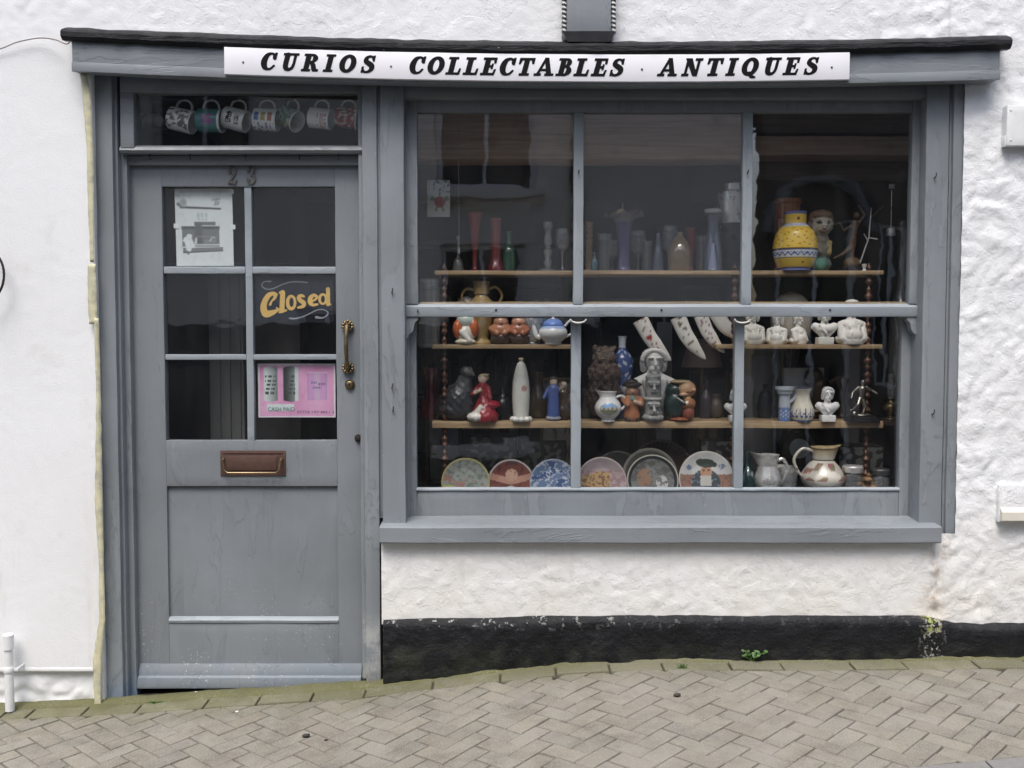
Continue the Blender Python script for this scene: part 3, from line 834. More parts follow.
for px, s_ in ((404.5, 1), (922, -1)):
    hx0 = UX(px); hz = zm0
    poly = [(0, .004), (.048, .004), (.048, -.012), (.043, -.018), (.036, -.026), (.034, -.040), (.031, -.052), (.022, -.064), (.014, -.068), (.012, -.078), (.004, -.084), (0, -.084)]
    hh = MB().prism([(hx0 + s_ * a, hz + b) for a, b in poly], YU + .001, yb_); hh.build('sash_horn', GREY_V, ups, sub=.03, wob=.0008)
st_ = MB(); st_.box(UX(418), UX(911), yb_ - .008, yb_ + .004, UZ(303.4), UZ(302.0) + .002, .001); st_.build('draught_strip', PINE, ups, sub=.03, wob=.0012)
for px in (496, 661.5, 830):
    p_ = at(px, 310, YU - .006); MB().lathe([(.0045, 0), (.004, .003), (0, .004)], 10, m=Matrix.Translation(p_) @ Matrix.Rotation(R(90), 4, 'X')).build('screw_head', IRON, ups)
for px in (578.5, 747.3, 418):
    p_ = at(px, 173 if px > 500 else 312, YU); MB().tube([p_ + Vector((0, .004, 0)), p_ + Vector((0, -.012, 0)), p_ + Vector((.001, -.014, .01))], .0025, 6).build('screw_hook', IRON, ups)
# lower sash, further in
LX = lambda px: X(px, YL, 400); LZ = lambda py: Z(py, YL); yc_ = YL + .04
ls = MB(); zl0, zl1 = LZ(522), LZ(310)
ls.box(LX(404), LX(416.5), YL, yc_, zl0 + .001, zl1, .004); ls.box(LX(900.5), LX(918), YL, yc_, zl0 + .001, zl1, .004)
ls.box(LX(416.5), LX(900.5), YL + .001, yc_ - .001, zl0 + .001, LZ(489.5), .004)
los = ls.build('lower_sash', GREY_V, win, sub=.05, wob=.0014, wfreq=6)
for a, b in ((571, 581), (734.5, 744)):
    ub_ = MB(); ub_.box(LX(a), LX(b), YL + .002, yc_ - .002, LZ(490), zl1, .0045); ub_.build('glazing_bar', GREY_LV, los, sub=.03, wob=.0014, wfreq=8)
pu = MB(); pu.prismx([(YL - .004, LZ(490.4)), (YL - .004, LZ(489.2)), (YL + .008, LZ(487.4)), (YL + .012, LZ(490.4))], LX(416), LX(901)); pu.build('putty_fillet', GREY_L, los, sub=.03, wob=.0016, wfreq=9)
for a, b in ((416, 571.5), (580.5, 735), (743.5, 901)):
    MB().box(LX(a) - .002, LX(b) + .002, YL + .020, YL + .024, LZ(491), zl1, 0).build('pane', PANE, los)
for px in (578, 742):
    p_ = at(px, 319, YU + .006)
    MB().tube([p_ + Vector((.030 * math.cos(a), -.012 - .004 * math.sin(a), -.001 + .014 * math.sin(a) * (1 if a > 3.14 else .2))) for a in [math.pi + k * math.pi / 10 for k in range(11)]], .0034, 8).build('sash_pull', mat('cream painted hook', (.62, .62, .58), .45), los)
m = MB(); ww(m, 404.6, 409.5, .112, .130, zl0, Z(318, .11), .002); fpart('parting_bead', m, win)
m = MB(); ww(m, 916.4, 922, .105, .130, zl0, Z(318, .11), .002); fpart('parting_bead', m, win)
for px, py in ((392, 388), (392, 293), (934, 178), (932, 414), (393, 411)):
    p_ = at(px, py, YF); MB().tube([p_ + Vector((0, .004, 0)), p_ + Vector((0, -.010, 0)), p_ + Vector((.003, -.013, .006)), p_ + Vector((.004, -.011, .018))], .0022, 6).build('screw_hook', IRON, win)

# --- the room behind
rm = MB(); xr0, xr1 = -1.62, 2.05
zc_ = 2.36
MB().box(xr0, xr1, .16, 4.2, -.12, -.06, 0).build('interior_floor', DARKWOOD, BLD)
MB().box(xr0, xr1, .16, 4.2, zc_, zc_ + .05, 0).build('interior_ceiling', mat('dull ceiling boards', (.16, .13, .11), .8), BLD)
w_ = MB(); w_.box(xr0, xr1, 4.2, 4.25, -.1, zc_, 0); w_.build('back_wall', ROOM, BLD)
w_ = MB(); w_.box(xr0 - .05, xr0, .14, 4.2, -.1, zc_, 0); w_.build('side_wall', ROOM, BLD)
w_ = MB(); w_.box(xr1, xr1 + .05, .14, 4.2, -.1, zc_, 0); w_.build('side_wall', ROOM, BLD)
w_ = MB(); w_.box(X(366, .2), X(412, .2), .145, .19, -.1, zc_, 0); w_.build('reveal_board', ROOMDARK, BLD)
bmz = Z(159, .34); b_ = MB(); b_.box(X(404, .34), X(748, .34), .34, .50, bmz, zc_ - .01, .006); b_.build('ceiling_beam', BEAM, BLD, sub=.06, wob=.004)
b_ = MB(); b_.box(X(749, .42), xr1, .44, .60, Z(155, .44), Z(136, .44), .006); b_.build('ceiling_beam', BEAM, BLD, sub=.06, wob=.004)
b_ = MB(); b_.box(X(749, .46), xr1, .47, .6, Z(133, .47), zc_ - .01, .004); b_.build('soffit_board', wood_mat('grey brown board', (.20, .165, .14), (.32, .27, .235), 0, .7), BLD, sub=.08, wob=.002)
b_ = MB(); b_.box(X(740, .5), xr1, .62, .66, Z(180, .62), Z(157, .62), .004); b_.build('soffit_board', wood_mat('faded brown board', (.10, .07, .055), (.17, .125, .1), 0, .7), BLD, sub=.08, wob=.002)
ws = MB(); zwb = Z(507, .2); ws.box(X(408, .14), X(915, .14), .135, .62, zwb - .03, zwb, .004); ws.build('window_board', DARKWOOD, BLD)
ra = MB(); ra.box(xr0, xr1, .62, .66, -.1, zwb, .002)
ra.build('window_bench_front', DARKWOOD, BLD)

# ================================================================= sign
GL = {}
def ser(x0, x1, top): return ('r', x0, x1, .90, 1.0) if top else ('r', x0, x1, 0, .10)
GL['C'] = ([('s', [(.66, .72, .07), (.60, .90, .045), (.44, .955, .05), (.26, .86, .10), (.17, .62, .135), (.17, .38, .135), (.27, .14, .10), (.44, .045, .05), (.60, .09, .045), (.72, .25, .04)]), ('r', .66, .745, .62, 1.0)], .78)
GL['U'] = ([('s', [(.22, .92, .115), (.22, .40, .115), (.27, .16, .105), (.42, .06, .07), (.57, .14, .06), (.64, .36, .055), (.64, .92, .055)]), ser(.02, .44, 1), ser(.50, .80, 1)], .78)
GL['R'] = ([('r', .12, .36, .03, .97), ser(.02, .46, 0), ser(.02, .40, 1), ('s', [(.36, .94, .05), (.52, .92, .06), (.62, .74, .115), (.52, .56, .06), (.36, .52, .045)]), ('s', [(.44, .50, .06), (.58, .34, .10), (.66, .12, .10), (.78, .06, .05)]), ('r', .62, .88, 0, .10)], .86)
GL['I'] = ([('r', .11, .35, .03, .97), ser(.0, .46, 0), ser(.0, .46, 1)], .46)
GL['O'] = ([('o', .42, .5, .42, .51), ('-o', .42, .5, .17, .40)], .84)
GL['S'] = ([('s', [(.58, .74, .04), (.50, .90, .04), (.34, .955, .045), (.19, .86, .08), (.18, .68, .10), (.36, .54, .115), (.54, .40, .115), (.56, .20, .10), (.42, .06, .055), (.24, .045, .045), (.12, .16, .04), (.08, .28, .035)]), ('r', .545, .61, .68, .99), ('r', .06, .125, .01, .34)], .70)
GL['L'] = ([('r', .12, .36, .03, .97), ser(.0, .48, 1), ser(.0, .70, 0), ('p', [(.60, .0), (.70, .0), (.72, .34), (.66, .34)])], .72)
GL['E'] = ([('r', .12, .36, .03, .97), ser(.0, .68, 1), ser(.0, .70, 0), ('r', .3, .54, .455, .55), ('r', .50, .56, .36, .65), ('p', [(.60, .0), (.70, .0), (.74, .32), (.68, .32)]), ('p', [(.60, .70), (.68, .70), (.68, 1.0), (.58, 1.0)])], .74)
GL['T'] = ([('r', .27, .51, .03, .97), ser(.14, .64, 0), ser(.0, .78, 1), ('p', [(.0, .68), (.07, .68), (.16, 1.0), (.0, 1.0)]), ('p', [(.71, .68), (.78, .68), (.78, 1.0), (.62, 1.0)])], .78)
GL['A'] = ([('p', [(.52, 1.02), (.34, 1.02), (.62, .03), (.86, .03)]), ('p', [(.46, 1.02), (.36, 1.02), (.06, .03), (.17, .03)]), ('r', .22, .66, .28, .37), ser(-.04, .30, 0), ser(.52, .96, 0)], .92)
GL['B'] = ([('r', .12, .36, .03, .97), ser(.0, .36, 1), ser(.0, .36, 0), ('s', [(.30, .95, .045), (.48, .93, .06), (.56, .76, .11), (.48, .58, .06), (.32, .53, .045)]), ('s', [(.34, .53, .04), (.54, .48, .06), (.62, .27, .125), (.50, .07, .065), (.30, .045, .045)])], .76)
GL['N'] = ([('r', .12, .22, .03, .97), ser(.0, .34, 0), ('p', [(.34, 1.0), (.04, 1.0), (.60, .0), (.80, .0)]), ('r', .70, .80, .0, .97), ser(.56, .92, 1)], .92)
GL['Q'] = ([('o', .42, .5, .42, .51), ('-o', .42, .5, .17, .40), ('s', [(.34, .12, .03), (.46, .14, .06), (.60, -.06, .075), (.80, -.12, .03)])], .84)
YS = YFA - .020
SG = thing('shop_sign', 'long white sign board with black italic capitals reading CURIOS COLLECTABLES ANTIQUES', 'sign', at(540, 66, YS))
sx0, sx1 = X(224, YS, 60), X(850, YS, 60); szt, szb = Z(39.5, YS), Z(66.8, YS)
MB().box(sx0, sx1, YS, YFA + .001, szb, szt, .0025).build('sign_board', SIGNWHITE, SG, sub=.05, wob=.0008, warp=wsag)
caph = 16.6 * MPP(YS)
for word, pa, pb in (('CURIOS', 259, 374.5), ('COLLECTABLES', 407.5, 622), ('ANTIQUES', 658, 817)):
    ws_ = [GL[c][1] for c in word]; hh = caph; wsc = 1.12
    total = (pb - pa) * MPP(YS) - .2 * hh; gap = (total - sum(ws_) * hh * wsc) / (len(word) - 1)
    xx = X(pa, YS, 60); mm = MB(); zb_ = Z(61.2, YS)
    for ch in word:
        pr, w_ = GL[ch]
        add_glyph(mm, pr, w_, lambda a, b: Vector((xx + a * hh * wsc, YS - .0012, zb_ + b * hh + sag(xx + a * hh))), .0016, .24, .028, -.25, 1.1, bold=.024)
        xx += w_ * hh * wsc + gap
    mm.build('lettering', INK, SG, smooth=0)
for px in (243, 391, 642, 832):
    p_ = at(px, 55, YS - .0005); p_.z += sag(p_.x) + .002
    MB().lathe([(.0042, 0), (.003, .002), (0, .0026)], 10, m=Matrix.Translation(p_) @ Matrix.Rotation(R(90), 4, 'X')).build('screw_head', mat('dull screw', (.10, .10, .11), .5, .3), SG)

# ================================================================= small things on the front
def pxz(px, py, Y): v = at(px, py, Y); return v
for (lab, pts, wd, th) in (
    ('long peeling strip of yellowed masking tape hanging down beside the lower door post', [(96, 318), (99, 400), (99, 500), (101, 560), (102, 620), (98, 660), (99, 706)], [5, 6, 6, 5, 7, 8, 7], .004),
    ('short bright yellow patch of masking tape halfway up the door post', [(92, 264), (93, 290), (93.5, 324)], [9, 9, 10], .003),
    ('upper curling strip of masking tape running from under the fascia beside the fanlight', [(84, 74), (87, 90), (90, 150), (91, 205), (92, 262)], [6, 8, 7, 6, 3], .004)):
    m = MB(); vs = []; fs = []
    for i, ((px, py), w_) in enumerate(zip(pts, wd)):
        for j, q in enumerate((-.5, -.17, .17, .5)):
            p = at(px + q * w_ + random.uniform(-1.1, 1.1), py, -.018); p.y -= .002 + (.0015 if j in (1, 2) else .0) + random.uniform(0, .003); vs.append(p)
    for i in range(len(pts) - 1):
        for j in range(3): a = i * 4 + j; fs.append((a, a + 1, a + 5, a + 4))
    m.add(vs, fs); o = m.build('masking_tape', TAPE, loc=at(*pts[0], -.02), sub=.012, wob=.0022, wfreq=45); s_ = o.modifiers.new('thick', 'SOLIDIFY'); s_.thickness = .0012
    tag(o, lab, 'tape', 'strips of masking tape along the door post')
cw = MB(); cw.tube([Vector(p) for p in catmull([tuple(at(px, py, y)) for px, py, y in ((-40, 62, -.004), (0, 49, -.015), (18, 42, -.02), (40, 38, -.025), (56, 40, -.05), (66, 44, -.10), (70, 42, -.12))], 8)], .0022, 6)
tag(cw.build('cable', mat('thin grey brown cable', (.20, .17, .15), .6), loc=at(40, 38, -.02)), 'thin dark cable looping from the left end of the fascia', 'cable')
wp = MB(); pz0 = at(10, 708, -.05)
for z0_, z1_, r_ in ((pz0.z - .01, Z(645, -.05), .0165), (Z(649, -.05), Z(634, -.05), .0205)):
    wp.lathe([(r_, z0_), (r_, z1_ - .003), (r_ - .003, z1_)], 20, (pz0.x, -.05, 0))
wp.lathe([(.019, Z(672, -.05)), (.0195, Z(672, -.05) + .001), (.0195, Z(667, -.05)), (.017, Z(666, -.05))], 20, (pz0.x, -.05, 0)); wp.box(pz0.x + .012, pz0.x + .034, -.052, -.048, Z(671, -.05), Z(668, -.05), .001); wp.box(pz0.x + .028, pz0.x + .034, -.05, .01, Z(671, -.05), Z(668, -.05), .001)
tag(wp.build('waste_pipe', WPIPE, loc=pz0), 'stub of white painted pipe standing at the foot of the left wall', 'pipe')
rg = MB(); rg.tube([at(-20 + 24 * math.cos(a), 275 + 29 * math.sin(a), -.05) for a in [k * 2 * math.pi / 40 for k in range(40)]], .0045, 8, closed=True)
p_ = at(-20, 246, 0); rg.tube([p_ + Vector((0, .01, .003)), p_ + Vector((0, -.055, .003))], .005, 8)
tag(rg.build('iron_ring', IRON, loc=at(-20, 275, 0)), 'dark iron ring on the smooth white wall at the left edge of the photo', 'ring')
m = MB().box(X(1007, -.03, 125), X(1060, -.03, 125), -.03, .012, Z(145.5, -.03), Z(105, -.03), .003); m.box(X(1005, -.02, 125), X(1007.5, -.02, 125), -.024, .012, Z(146, -.03), Z(135, -.03), .002)
for px, py in ((1011, 110), (1011, 140)): m.lathe([(.004, 0), (.003, .002), (0, .0025)], 10, m=Matrix.Translation(at(px, py, -.0305)) @ Matrix.Rotation(R(90), 4, 'X'))
tag(m.build('wall_plaque', WPIPE, loc=at(1030, 125, 0), sub=.03, wob=.001), 'blank white painted plaque on the rough wall right of the fascia', 'plaque')
VT = thing('wall_vent', 'white framed vent with a cream sloping hood low on the right wall', 'vent', at(1020, 505, 0))
m = MB().box(X(999, -.012, 500), X(1070, -.012, 500), -.012, .015, Z(522, -.012), Z(485, -.012), .003); m.build('vent_frame', WHITEWALL, VT, sub=.03, wob=.002)
m = MB().prismx([(-.010, Z(507, -.01)), (-.03, Z(512, -.02)), (-.032, Z(520, -.02)), (-.010, Z(521, -.01))], X(1001, -.02, 510), X(1070, -.02, 510)); m.build('vent_hood', CREAM, VT, sub=.03, wob=.0015)

# weeds and litter
LEAF = mat('weed leaf', (.07, .15, .03), .5, 0, .3, 90)
def weed(name, lab, cat, px, py, y, n, size, spread, grass=False):
    b = at(px, py, y); b.z = gz(b.x, b.y) - .004
    T = thing(name, lab, cat, b); st, lf = MB(), MB()
    for i in range(n):
        a = random.uniform(0, 6.28); L = size * random.uniform(.5, 1); e = b + Vector((math.cos(a) * spread * random.random(), -abs(math.sin(a)) * spread * .5 * random.random(), L))
        mid = (b + e) / 2 + Vector((0, 0, L * .15))
        if grass: st.tube([b + Vector((random.uniform(-.02, .02), 0, 0)), mid, e], [.0012, .001, .0003], 5)
        else:
            st.tube([b, mid, e], [.0013, .001, .0006], 5)
            for k in range(4):
                c = mid.lerp(e, .2 + .27 * k); an = random.uniform(0, 6.28); s_ = random.uniform(.007, .013)
                u = Vector((math.cos(an), math.sin(an) * .6, random.uniform(-.2, .5))).normalized(); w = u.cross(Vector((.2, -.8, .5))).normalized()
                lf.add([c, c + u * s_ * .5 + w * s_ * .45, c + u * s_ * 1.15, c + u * s_ * .5 - w * s_ * .45], [(0, 1, 2, 3)])
    st.build('stem', LEAF, T)
    if lf.v: lf.build('leaves', LEAF, T)
weed('weed', 'small leafy green weed growing at the foot of the black plinth', 'weed', 753, 660, -.03, 14, .055, .06)
weed('weed', 'tuft of grass in the paving joint below the middle of the window', 'weed', 682, 678, -.10, 22, .025, .035, True)
weed('weed', 'low mossy tuft in front of the door step', 'weed', 155, 702, -.03, 26, .016, .05, True)
weed('weed', 'sprig of grass at the foot of the post between door and plinth', 'weed', 349, 690, .01, 10, .02, .015, True)
for px, py, s_, col, lab in ((306, 737, .012, (.02, .017, .014), 'dark scrap of litter on the pavement before the door'), (326, 740, .006, (.03, .02, .015), 'tiny dark crumb beside the larger scrap on the pavement'), (677, 695, .012, (.03, .022, .018), 'brown dead leaf on the paving below the window'),
                         (554, 679, .007, (.04, .035, .03), 'small dark pellet near the plinth below the window'), (196, 694, .006, (.75, .74, .7), 'white paint flake on the ground in front of the door'), (237, 713, .006, (.75, .74, .7), 'white fleck on the paving in front of the door'), (835, 657, .008, (.45, .25, .15), 'pinkish pebble on the mossy ledge below the right of the window')):
    y_ = -.02 if py < 670 else None
    p = atz(px, py, gx(at(px, py, 0).x) - .006); p.z = gz(p.x, p.y) + s_ * .35
    m = MB(); sdf_mesh(m, [('e', (0, 0, 0), (1, .8, .45), col), ('e', (.6, .1, .1), (.5, .6, .4), col), ('e', (-.5, -.3, .05), (.6, .4, .3), col)], p, s_, 18, .2, lump=.08)
    tag(m.build('litter_scrap', BISQUE, loc=p), lab, 'litter')

# ================================================================= houses across the street (seen mirrored in the glass)
YO = -6.2; FM = 10.15 / F
def om(px, py): return ((px - 512) * FM, ZC + (335 - py) * FM)
H1 = thing('rendered_house', 'white rendered house across the street, mirrored in the left panes', 'house', (-2, YO, -.5))
H2 = thing('stone_house', 'dark stone house across the street, mirrored in the right panes', 'house', (4.5, YO, -.5))
STONE = mat('dark brown stone', (.10, .085, .075), .9, 0, .3, 6, .4); WHITEH = mat('off white render', (.78, .735, .67), .85, 0, .08, 2)
DGLASS = mat('dark house window glass', (.015, .018, .022), .05); WFR = mat('white window frame', (.7, .7, .7), .5); SLATE = mat('slate roof', (.07, .075, .085), .7, 0, .2, 8)
def facade(T, x0, x1, z1, holes, mt, extra=None):
    xs = sorted({x0, x1, *[h[0] for h in holes], *[h[1] for h in holes]}); zs = sorted({-.9, z1, *[h[2] for h in holes], *[h[3] for h in holes]}); m = MB()
    for a, b in zip(xs, xs[1:]):
        for c, d_ in zip(zs, zs[1:]):
            if any(h[0] <= (a + b) / 2 <= h[1] and h[2] <= (c + d_) / 2 <= h[3] for h in holes): continue
            m.box(a, b, YO - .35, YO, c, d_, 0)
    m.build('wall', mt, T)
    for h in holes:
        f = MB(); a, b, c, d_ = h; y0, y1 = YO - .14, YO - .09
        f.box(a, a + .06, y0, y1, c, d_, .004); f.box(b - .06, b, y0, y1, c, d_, .004); f.box(a + .06, b - .06, y0, y1, c, c + .06, .004); f.box(a + .06, b - .06, y0, y1, d_ - .06, d_, .004)
        f.box((a + b) / 2 - .02, (a + b) / 2 + .02, y0 + .005, y1 - .005, c + .06, d_ - .06, .003)
        w_ = f.build('window', WFR, T); MB().box(a + .05, b - .05, y0 + .015, y0 + .025, c + .05, d_ - .05, 0).build('pane', DGLASS, w_)
        if c > 0: MB().box(a - .1, b + .1, YO - .1, YO + .1, c - .12, c - .002, .01).build('sill', mt, w_)
    rf = MB(); rf.prismx([(YO + .25, z1 - .02), (YO + .25, z1 + .06), (YO - 2.5, z1 + 2.0), (YO - 5, z1 + .06), (YO - 5, z1 - .02)], x0 - .1, x1 + .1); rf.build('roof', SLATE, T)
a0, b0 = om(436, 190), om(535, 112)
a1, b1 = om(440, 305), om(524, 243)
facade(H1, -7.5, 2.38, 4.9, [(a0[0], b0[0], a0[1], b0[1] + .3), (a1[0], b1[0], .2, b1[1]), (om(596, 0)[0], om(738, 0)[0], -.8, om(0, 306)[1]), (-3.6, -2.6, 2.95, 4.2), (-4.4, -3.5, -.8, 1.6), (-2.2, -1.6, -.8, 1.6)], WHITEH)  # low wide openings added to darken the reflections in the lower panes
hp_ = MB(); hp_.box(-7.5, 2.38, YO - .02, YO + .03, -.9, 1.42, .01); hp_.build('added_dark_plinth', mat('added dark house plinth', (.05, .05, .052), .6), H1)  # dark band added so the lower shop panes mirror something darker
dp_ = MB(); dp_.lathe([(.045, -.6), (.045, 4.8)], 14, (om(566, 0)[0] + .1, YO + .06, 0)); dp_.build('downpipe', BLACK, H1)
a2, b2 = om(872, 300), om(905, 222)
facade(H2, 2.55, 9, 4.4, [(2.68, 3.5, -.8, 2.5), (a2[0] + .05, b2[0] + .05, a2[1] - .9, b2[1]), (6, 7, .8, 2.1)], STONE)
MB().tube([(3.10 + .52 * math.cos(a), YO + .02, 2.35 + .52 * math.sin(a)) for a in [k * math.pi / 20 for k in range(21)]], .07, 8).build('arch_moulding', mat('grey arch stone', (.2, .2, .21), .8), H2)
# ================================================================= display shelves
YS0, YS1 = .26, .46
S1, S2, S3 = Z(270.5, YS0), Z(344.5, YS0), Z(421.5, YS0)
SH = thing('display_shelving', 'bare pine shelves on red brown turned posts inside the display window', 'shelving', (0, .35, zwb))
def shelf(p0, p1, zt, th): MB().box(X(p0, YS0), X(p1, YS0), YS0, YS1, zt - th, zt, .002).build('shelf', PINE, SH, sub=.05, wob=.0015, wfreq=4)
shelf(435, 882, S1, .016); shelf(432, 578, S2, .017); shelf(716, 882, S2, .017); shelf(432, 884, S3, .027)
for px in (444.5, 733.5, 867):
    Y = .285; x = X(px, Y); z0 = zwb; z1 = Z(262, Y); n = 330; m = MB(); pr = []
    for i in range(n + 1):
        t = i / n; z = z0 + (z1 - z0) * t; u = z * 26
        u = z * 95; r = .0095 + .0032 * math.sin(u) + .0030 * math.sin(u * 2.3 + 1)
        if t > .97: r *= max(.05, (1 - t) / .03)
        pr.append((r, z))
    m.lathe(pr, 16, (x, Y, 0)); m.build('turned_post', SPIN, SH)

NB = noise.noise
def smoothprof(prof, n=6): return [(max(0, p[0]), p[1]) for p in catmull(prof, n)]
def vase(name, label, cat, px, Y, zb, top, prof, col, mat_, seg=40, sx=1, sy=1, group=None, parent=None, open_=.9, n=6, T=None, part=None):
    """prof = (r, z) as fractions of the height"""
    h = Z(top, Y) - zb; x = X(px, Y, 400)
    P = smoothprof(prof, n); P = [(max(r, 0) * h, z * h) for r, z in P]
    if open_:
        rt = P[-1][0]; P += [(rt * .86, h * .995), (rt * .8, h * open_), (0, h * open_ * .98)]
    cf = (lambda a, z, r: col(a, z / h)) if callable(col) else col
    m = MB(); m.lathe(P, seg, (x, Y, zb), (lambda a, z, r: col(a, z / h)) if callable(col) else col, sx=sx, sy=sy)
    if T is not None: return m.build(part or name, mat_, T), x, h
    o = m.build(name, mat_, loc=(x, Y, zb)); tag(o, label, cat, group); return o
def figure(name, label, cat, px, Y, zb, top, prims, mat_=BISQUE, rot=0, res=44, k=.03, base=None, group=None, lump=0, body='figure'):
    h = Z(top, Y) - zb; x = X(px, Y, 400); T = None
    if base:
        T = thing(name, label, cat, (x, Y, zb), group); kind, args, col, bm_ = base
        m = MB()
        if kind == 'lathe': m.lathe([(r * h, z * h) for r, z in args], 28, (x, Y, zb), col)
        else: m.box(x - args[0] * h, x + args[0] * h, Y - args[1] * h, Y + args[1] * h, zb, zb + args[2] * h, .003, col)
        m.build('base', bm_, T)
    m = MB(); sdf_mesh(m, prims, (x, Y, zb), h, res, k, rot=rot, lump=lump, floor_=True)
    if T: return m.build(body, mat_, T, smooth=0), T
    o = m.build(name, mat_, loc=(x, Y, zb), smooth=0); tag(o, label, cat, group); return o
def jug(name, label, cat, px, Y, zb, top, prof, col, mat_, hside=1, hz=(.35, .85), hr=.16, hth=.03, spout=.12, seg=48, sp_dir=None):
    h = Z(top, Y) - zb; x = X(px, Y, 400); T = thing(name, label, cat, (x, Y, zb))
    P = [(r * h, z * h) for r, z in smoothprof(prof)]; rt = P[-1][0]
    P += [(rt * .88, h * .99), (rt * .82, h * .8), (0, h * .78)]
    m = MB(); m.lathe(P, seg, (x, Y, zb), (lambda a, z, r: col(a, z / h)) if callable(col) else col)
    for i, v in enumerate(m.v):                              # pull the lip out into a spout, opposite the handle
        t = (v.z - zb) / h
        if t > .72:
            dx = -hside * (v.x - x); dy = abs(v.y - Y)
            if dx > 0:
                g = max(0, 1 - dy / (rt * .8 + 1e-6)) * ((t - .72) / .28) ** 1.5
                v.x -= hside * spout * h * g; v.z += spout * .45 * h * g
    m.build('body', mat_, T)
    def rad(t):
        for (r0, z0), (r1, z1) in zip(P, P[1:]):
            if z0 <= t * h <= z1: return r0 + (r1 - r0) * (t * h - z0) / max(1e-6, z1 - z0)
        return rt
    a, b = hz; xa, xb = rad(a) * .93, rad(b) * .9; o_ = max(xa, xb) + hr * h
    pts = catmull([(x + hside * xb, Y, zb + b * h), (x + hside * (xb + (o_ - xb) * .6), Y, zb + (b + .05) * h), (x + hside * o_, Y, zb + (b * .7 + a * .3) * h), (x + hside * (xa + (o_ - xa) * .55), Y, zb + (a + (b - a) * .22) * h), (x + hside * xa, Y, zb + a * h)], 7)
    c0 = col(0, .5) if callable(col) else col
    MB().tube([Vector(p) for p in pts], hth * h, 10, col=c0 if mat_ in (CERAMIC, BISQUE) else None).build('handle', mat_, T)
    return T, x, h
WHT = (.74, .73, .70); CRM = (.66, .60, .48); BLU = (.05, .09, .28)

# ---------------------------------------------------------------- top shelf: glass
GR = ware_glass('ruby glass', (.85, .06, .06)); GV = ware_glass('violet glass', (.35, .3, .75)); GC = ware_glass('clear crystal', (.88, .9, .9), .04, .3); GA = ware_glass('amber glass', (.75, .5, .22))
GG = ware_glass('green glass', (.15, .5, .3)); GB = ware_glass('blue glass', (.2, .5, .65), .05, .8); GM = ware_glass('smoky blue glass', (.45, .52, .72), .03, .5)
flute = [(.13, 0), (.13, .015), (.05, .05), (.04, .25), (.07, .6), (.10, .85), (.15, 1)]
slim = [(.14, 0), (.14, .02), (.06, .08), (.055, .5), (.065, .85), (.10, 1)]
bott = [(.16, 0), (.17, .04), (.17, .45), (.12, .62), (.05, .74), (.05, .95), (.06, 1)]
vase('glass_vase', 'tall slim ruby glass vase, leftmost red glass on the top shelf', 'vase', 475, .33, S1, 213, flute, None, GR, open_=.97)
vase('glass_vase', 'ruby glass cylinder with white rim in the middle of the left top shelf', 'vase', 496, .34, S1, 219, [(.17, 0), (.15, .1), (.10, .3), (.10, .9), (.12, 1)], None, GR, open_=.97)
vase('glass_vase', 'slender red glass fluted vase behind the patterned glass decanter', 'vase', 690, .38, S1, 228, flute, None, GR, open_=.97)
vase('glass_bottle', 'small green glass bottle on the left top shelf beside the ruby cylinder', 'bottle', 509, .36, S1, 231, bott, None, GG)
vase('candlestick', 'clear crystal candlestick near the left glazing bar of the upper sash', 'candlestick', 547.5, .34, S1, 222, [(.2, 0), (.19, .04), (.06, .1), (.09, .2), (.05, .28), (.1, .4), (.05, .5), (.09, .62), (.06, .8), (.1, .92), (.1, 1)], None, GC, n=4)
vase('wine_glass', 'clear stemmed glass beside the crystal candlestick', 'glass', 562, .36, S1, 229, [(.2, 0), (.18, .03), (.03, .08), (.03, .45), (.14, .58), (.17, .8), (.15, 1)], None, GC)
vase('glass_decanter', 'clear glass thin necked decanter, far left of the top shelf', 'decanter', 458.5, .33, S1, 236, [(.14, 0), (.16, .1), (.12, .3), (.04, .45), (.035, .9), (.06, 1)], None, GC)
vase('twist_stick', 'ribbed amber stem just right of the left glazing bar', 'candlestick', 588.5, .34, S1, 222, [(.14, 0), (.13, .05)] + [(.055 + .03 * (i % 2), .08 + i * .06) for i in range(15)] + [(.09, 1)], None, GA, n=2)
vase('glass_bottle', 'small turquoise glass bottle standing alone on the middle top shelf', 'bottle', 594, .31, S1, 252, bott, None, GB)
# violet vase with a frilled crown lip
o_ = thing('frilled_vase', 'tall violet blue glass vase with a wide clear frilled lip', 'vase', (X(623, .33), .33, S1))
h_ = Z(214, .33) - S1; m = MB(); P = smoothprof([(.16, 0), (.12, .06), (.10, .3), (.13, .7), (.16, .86)]); m.lathe([(r * h_, z * h_) for r, z in P], 40, (o_.location.x, .33, S1)); m.build('body', GV, o_)
m = MB(); P = smoothprof([(.16, .86), (.2, .92), (.32, .97), (.36, 1.0)]); m.lathe([(r * h_, z * h_) for r, z in P], 60, (o_.location.x, .33, S1))
for v in m.v:
    r = math.hypot(v.x - o_.location.x, v.y - .33); a = math.atan2(v.y - .33, v.x - o_.location.x)
    if r > .2 * h_: v.z += math.sin(a * 6) * .05 * h_ * (r / h_ - .2) / .16
m.build('frilled_lip', GC, o_)
m = MB(); m.lathe([(.008, .86 * h_), (.002, 1.22 * h_), (0, 1.23 * h_)], 10, (o_.location.x - .005, .33, S1)); m.build('glass_rod', GC, o_)
vase('glass_bottle', 'tall tapering smoky glass bottle left of the patterned decanter', 'bottle', 657, .35, S1, 233, [(.17, 0), (.16, .05), (.13, .4), (.07, .7), (.05, .95), (.06, 1)], None, GM)
def amb(a, t): return (.45, .26, .09) if .1 < t < .55 else (.5, .55, .56)
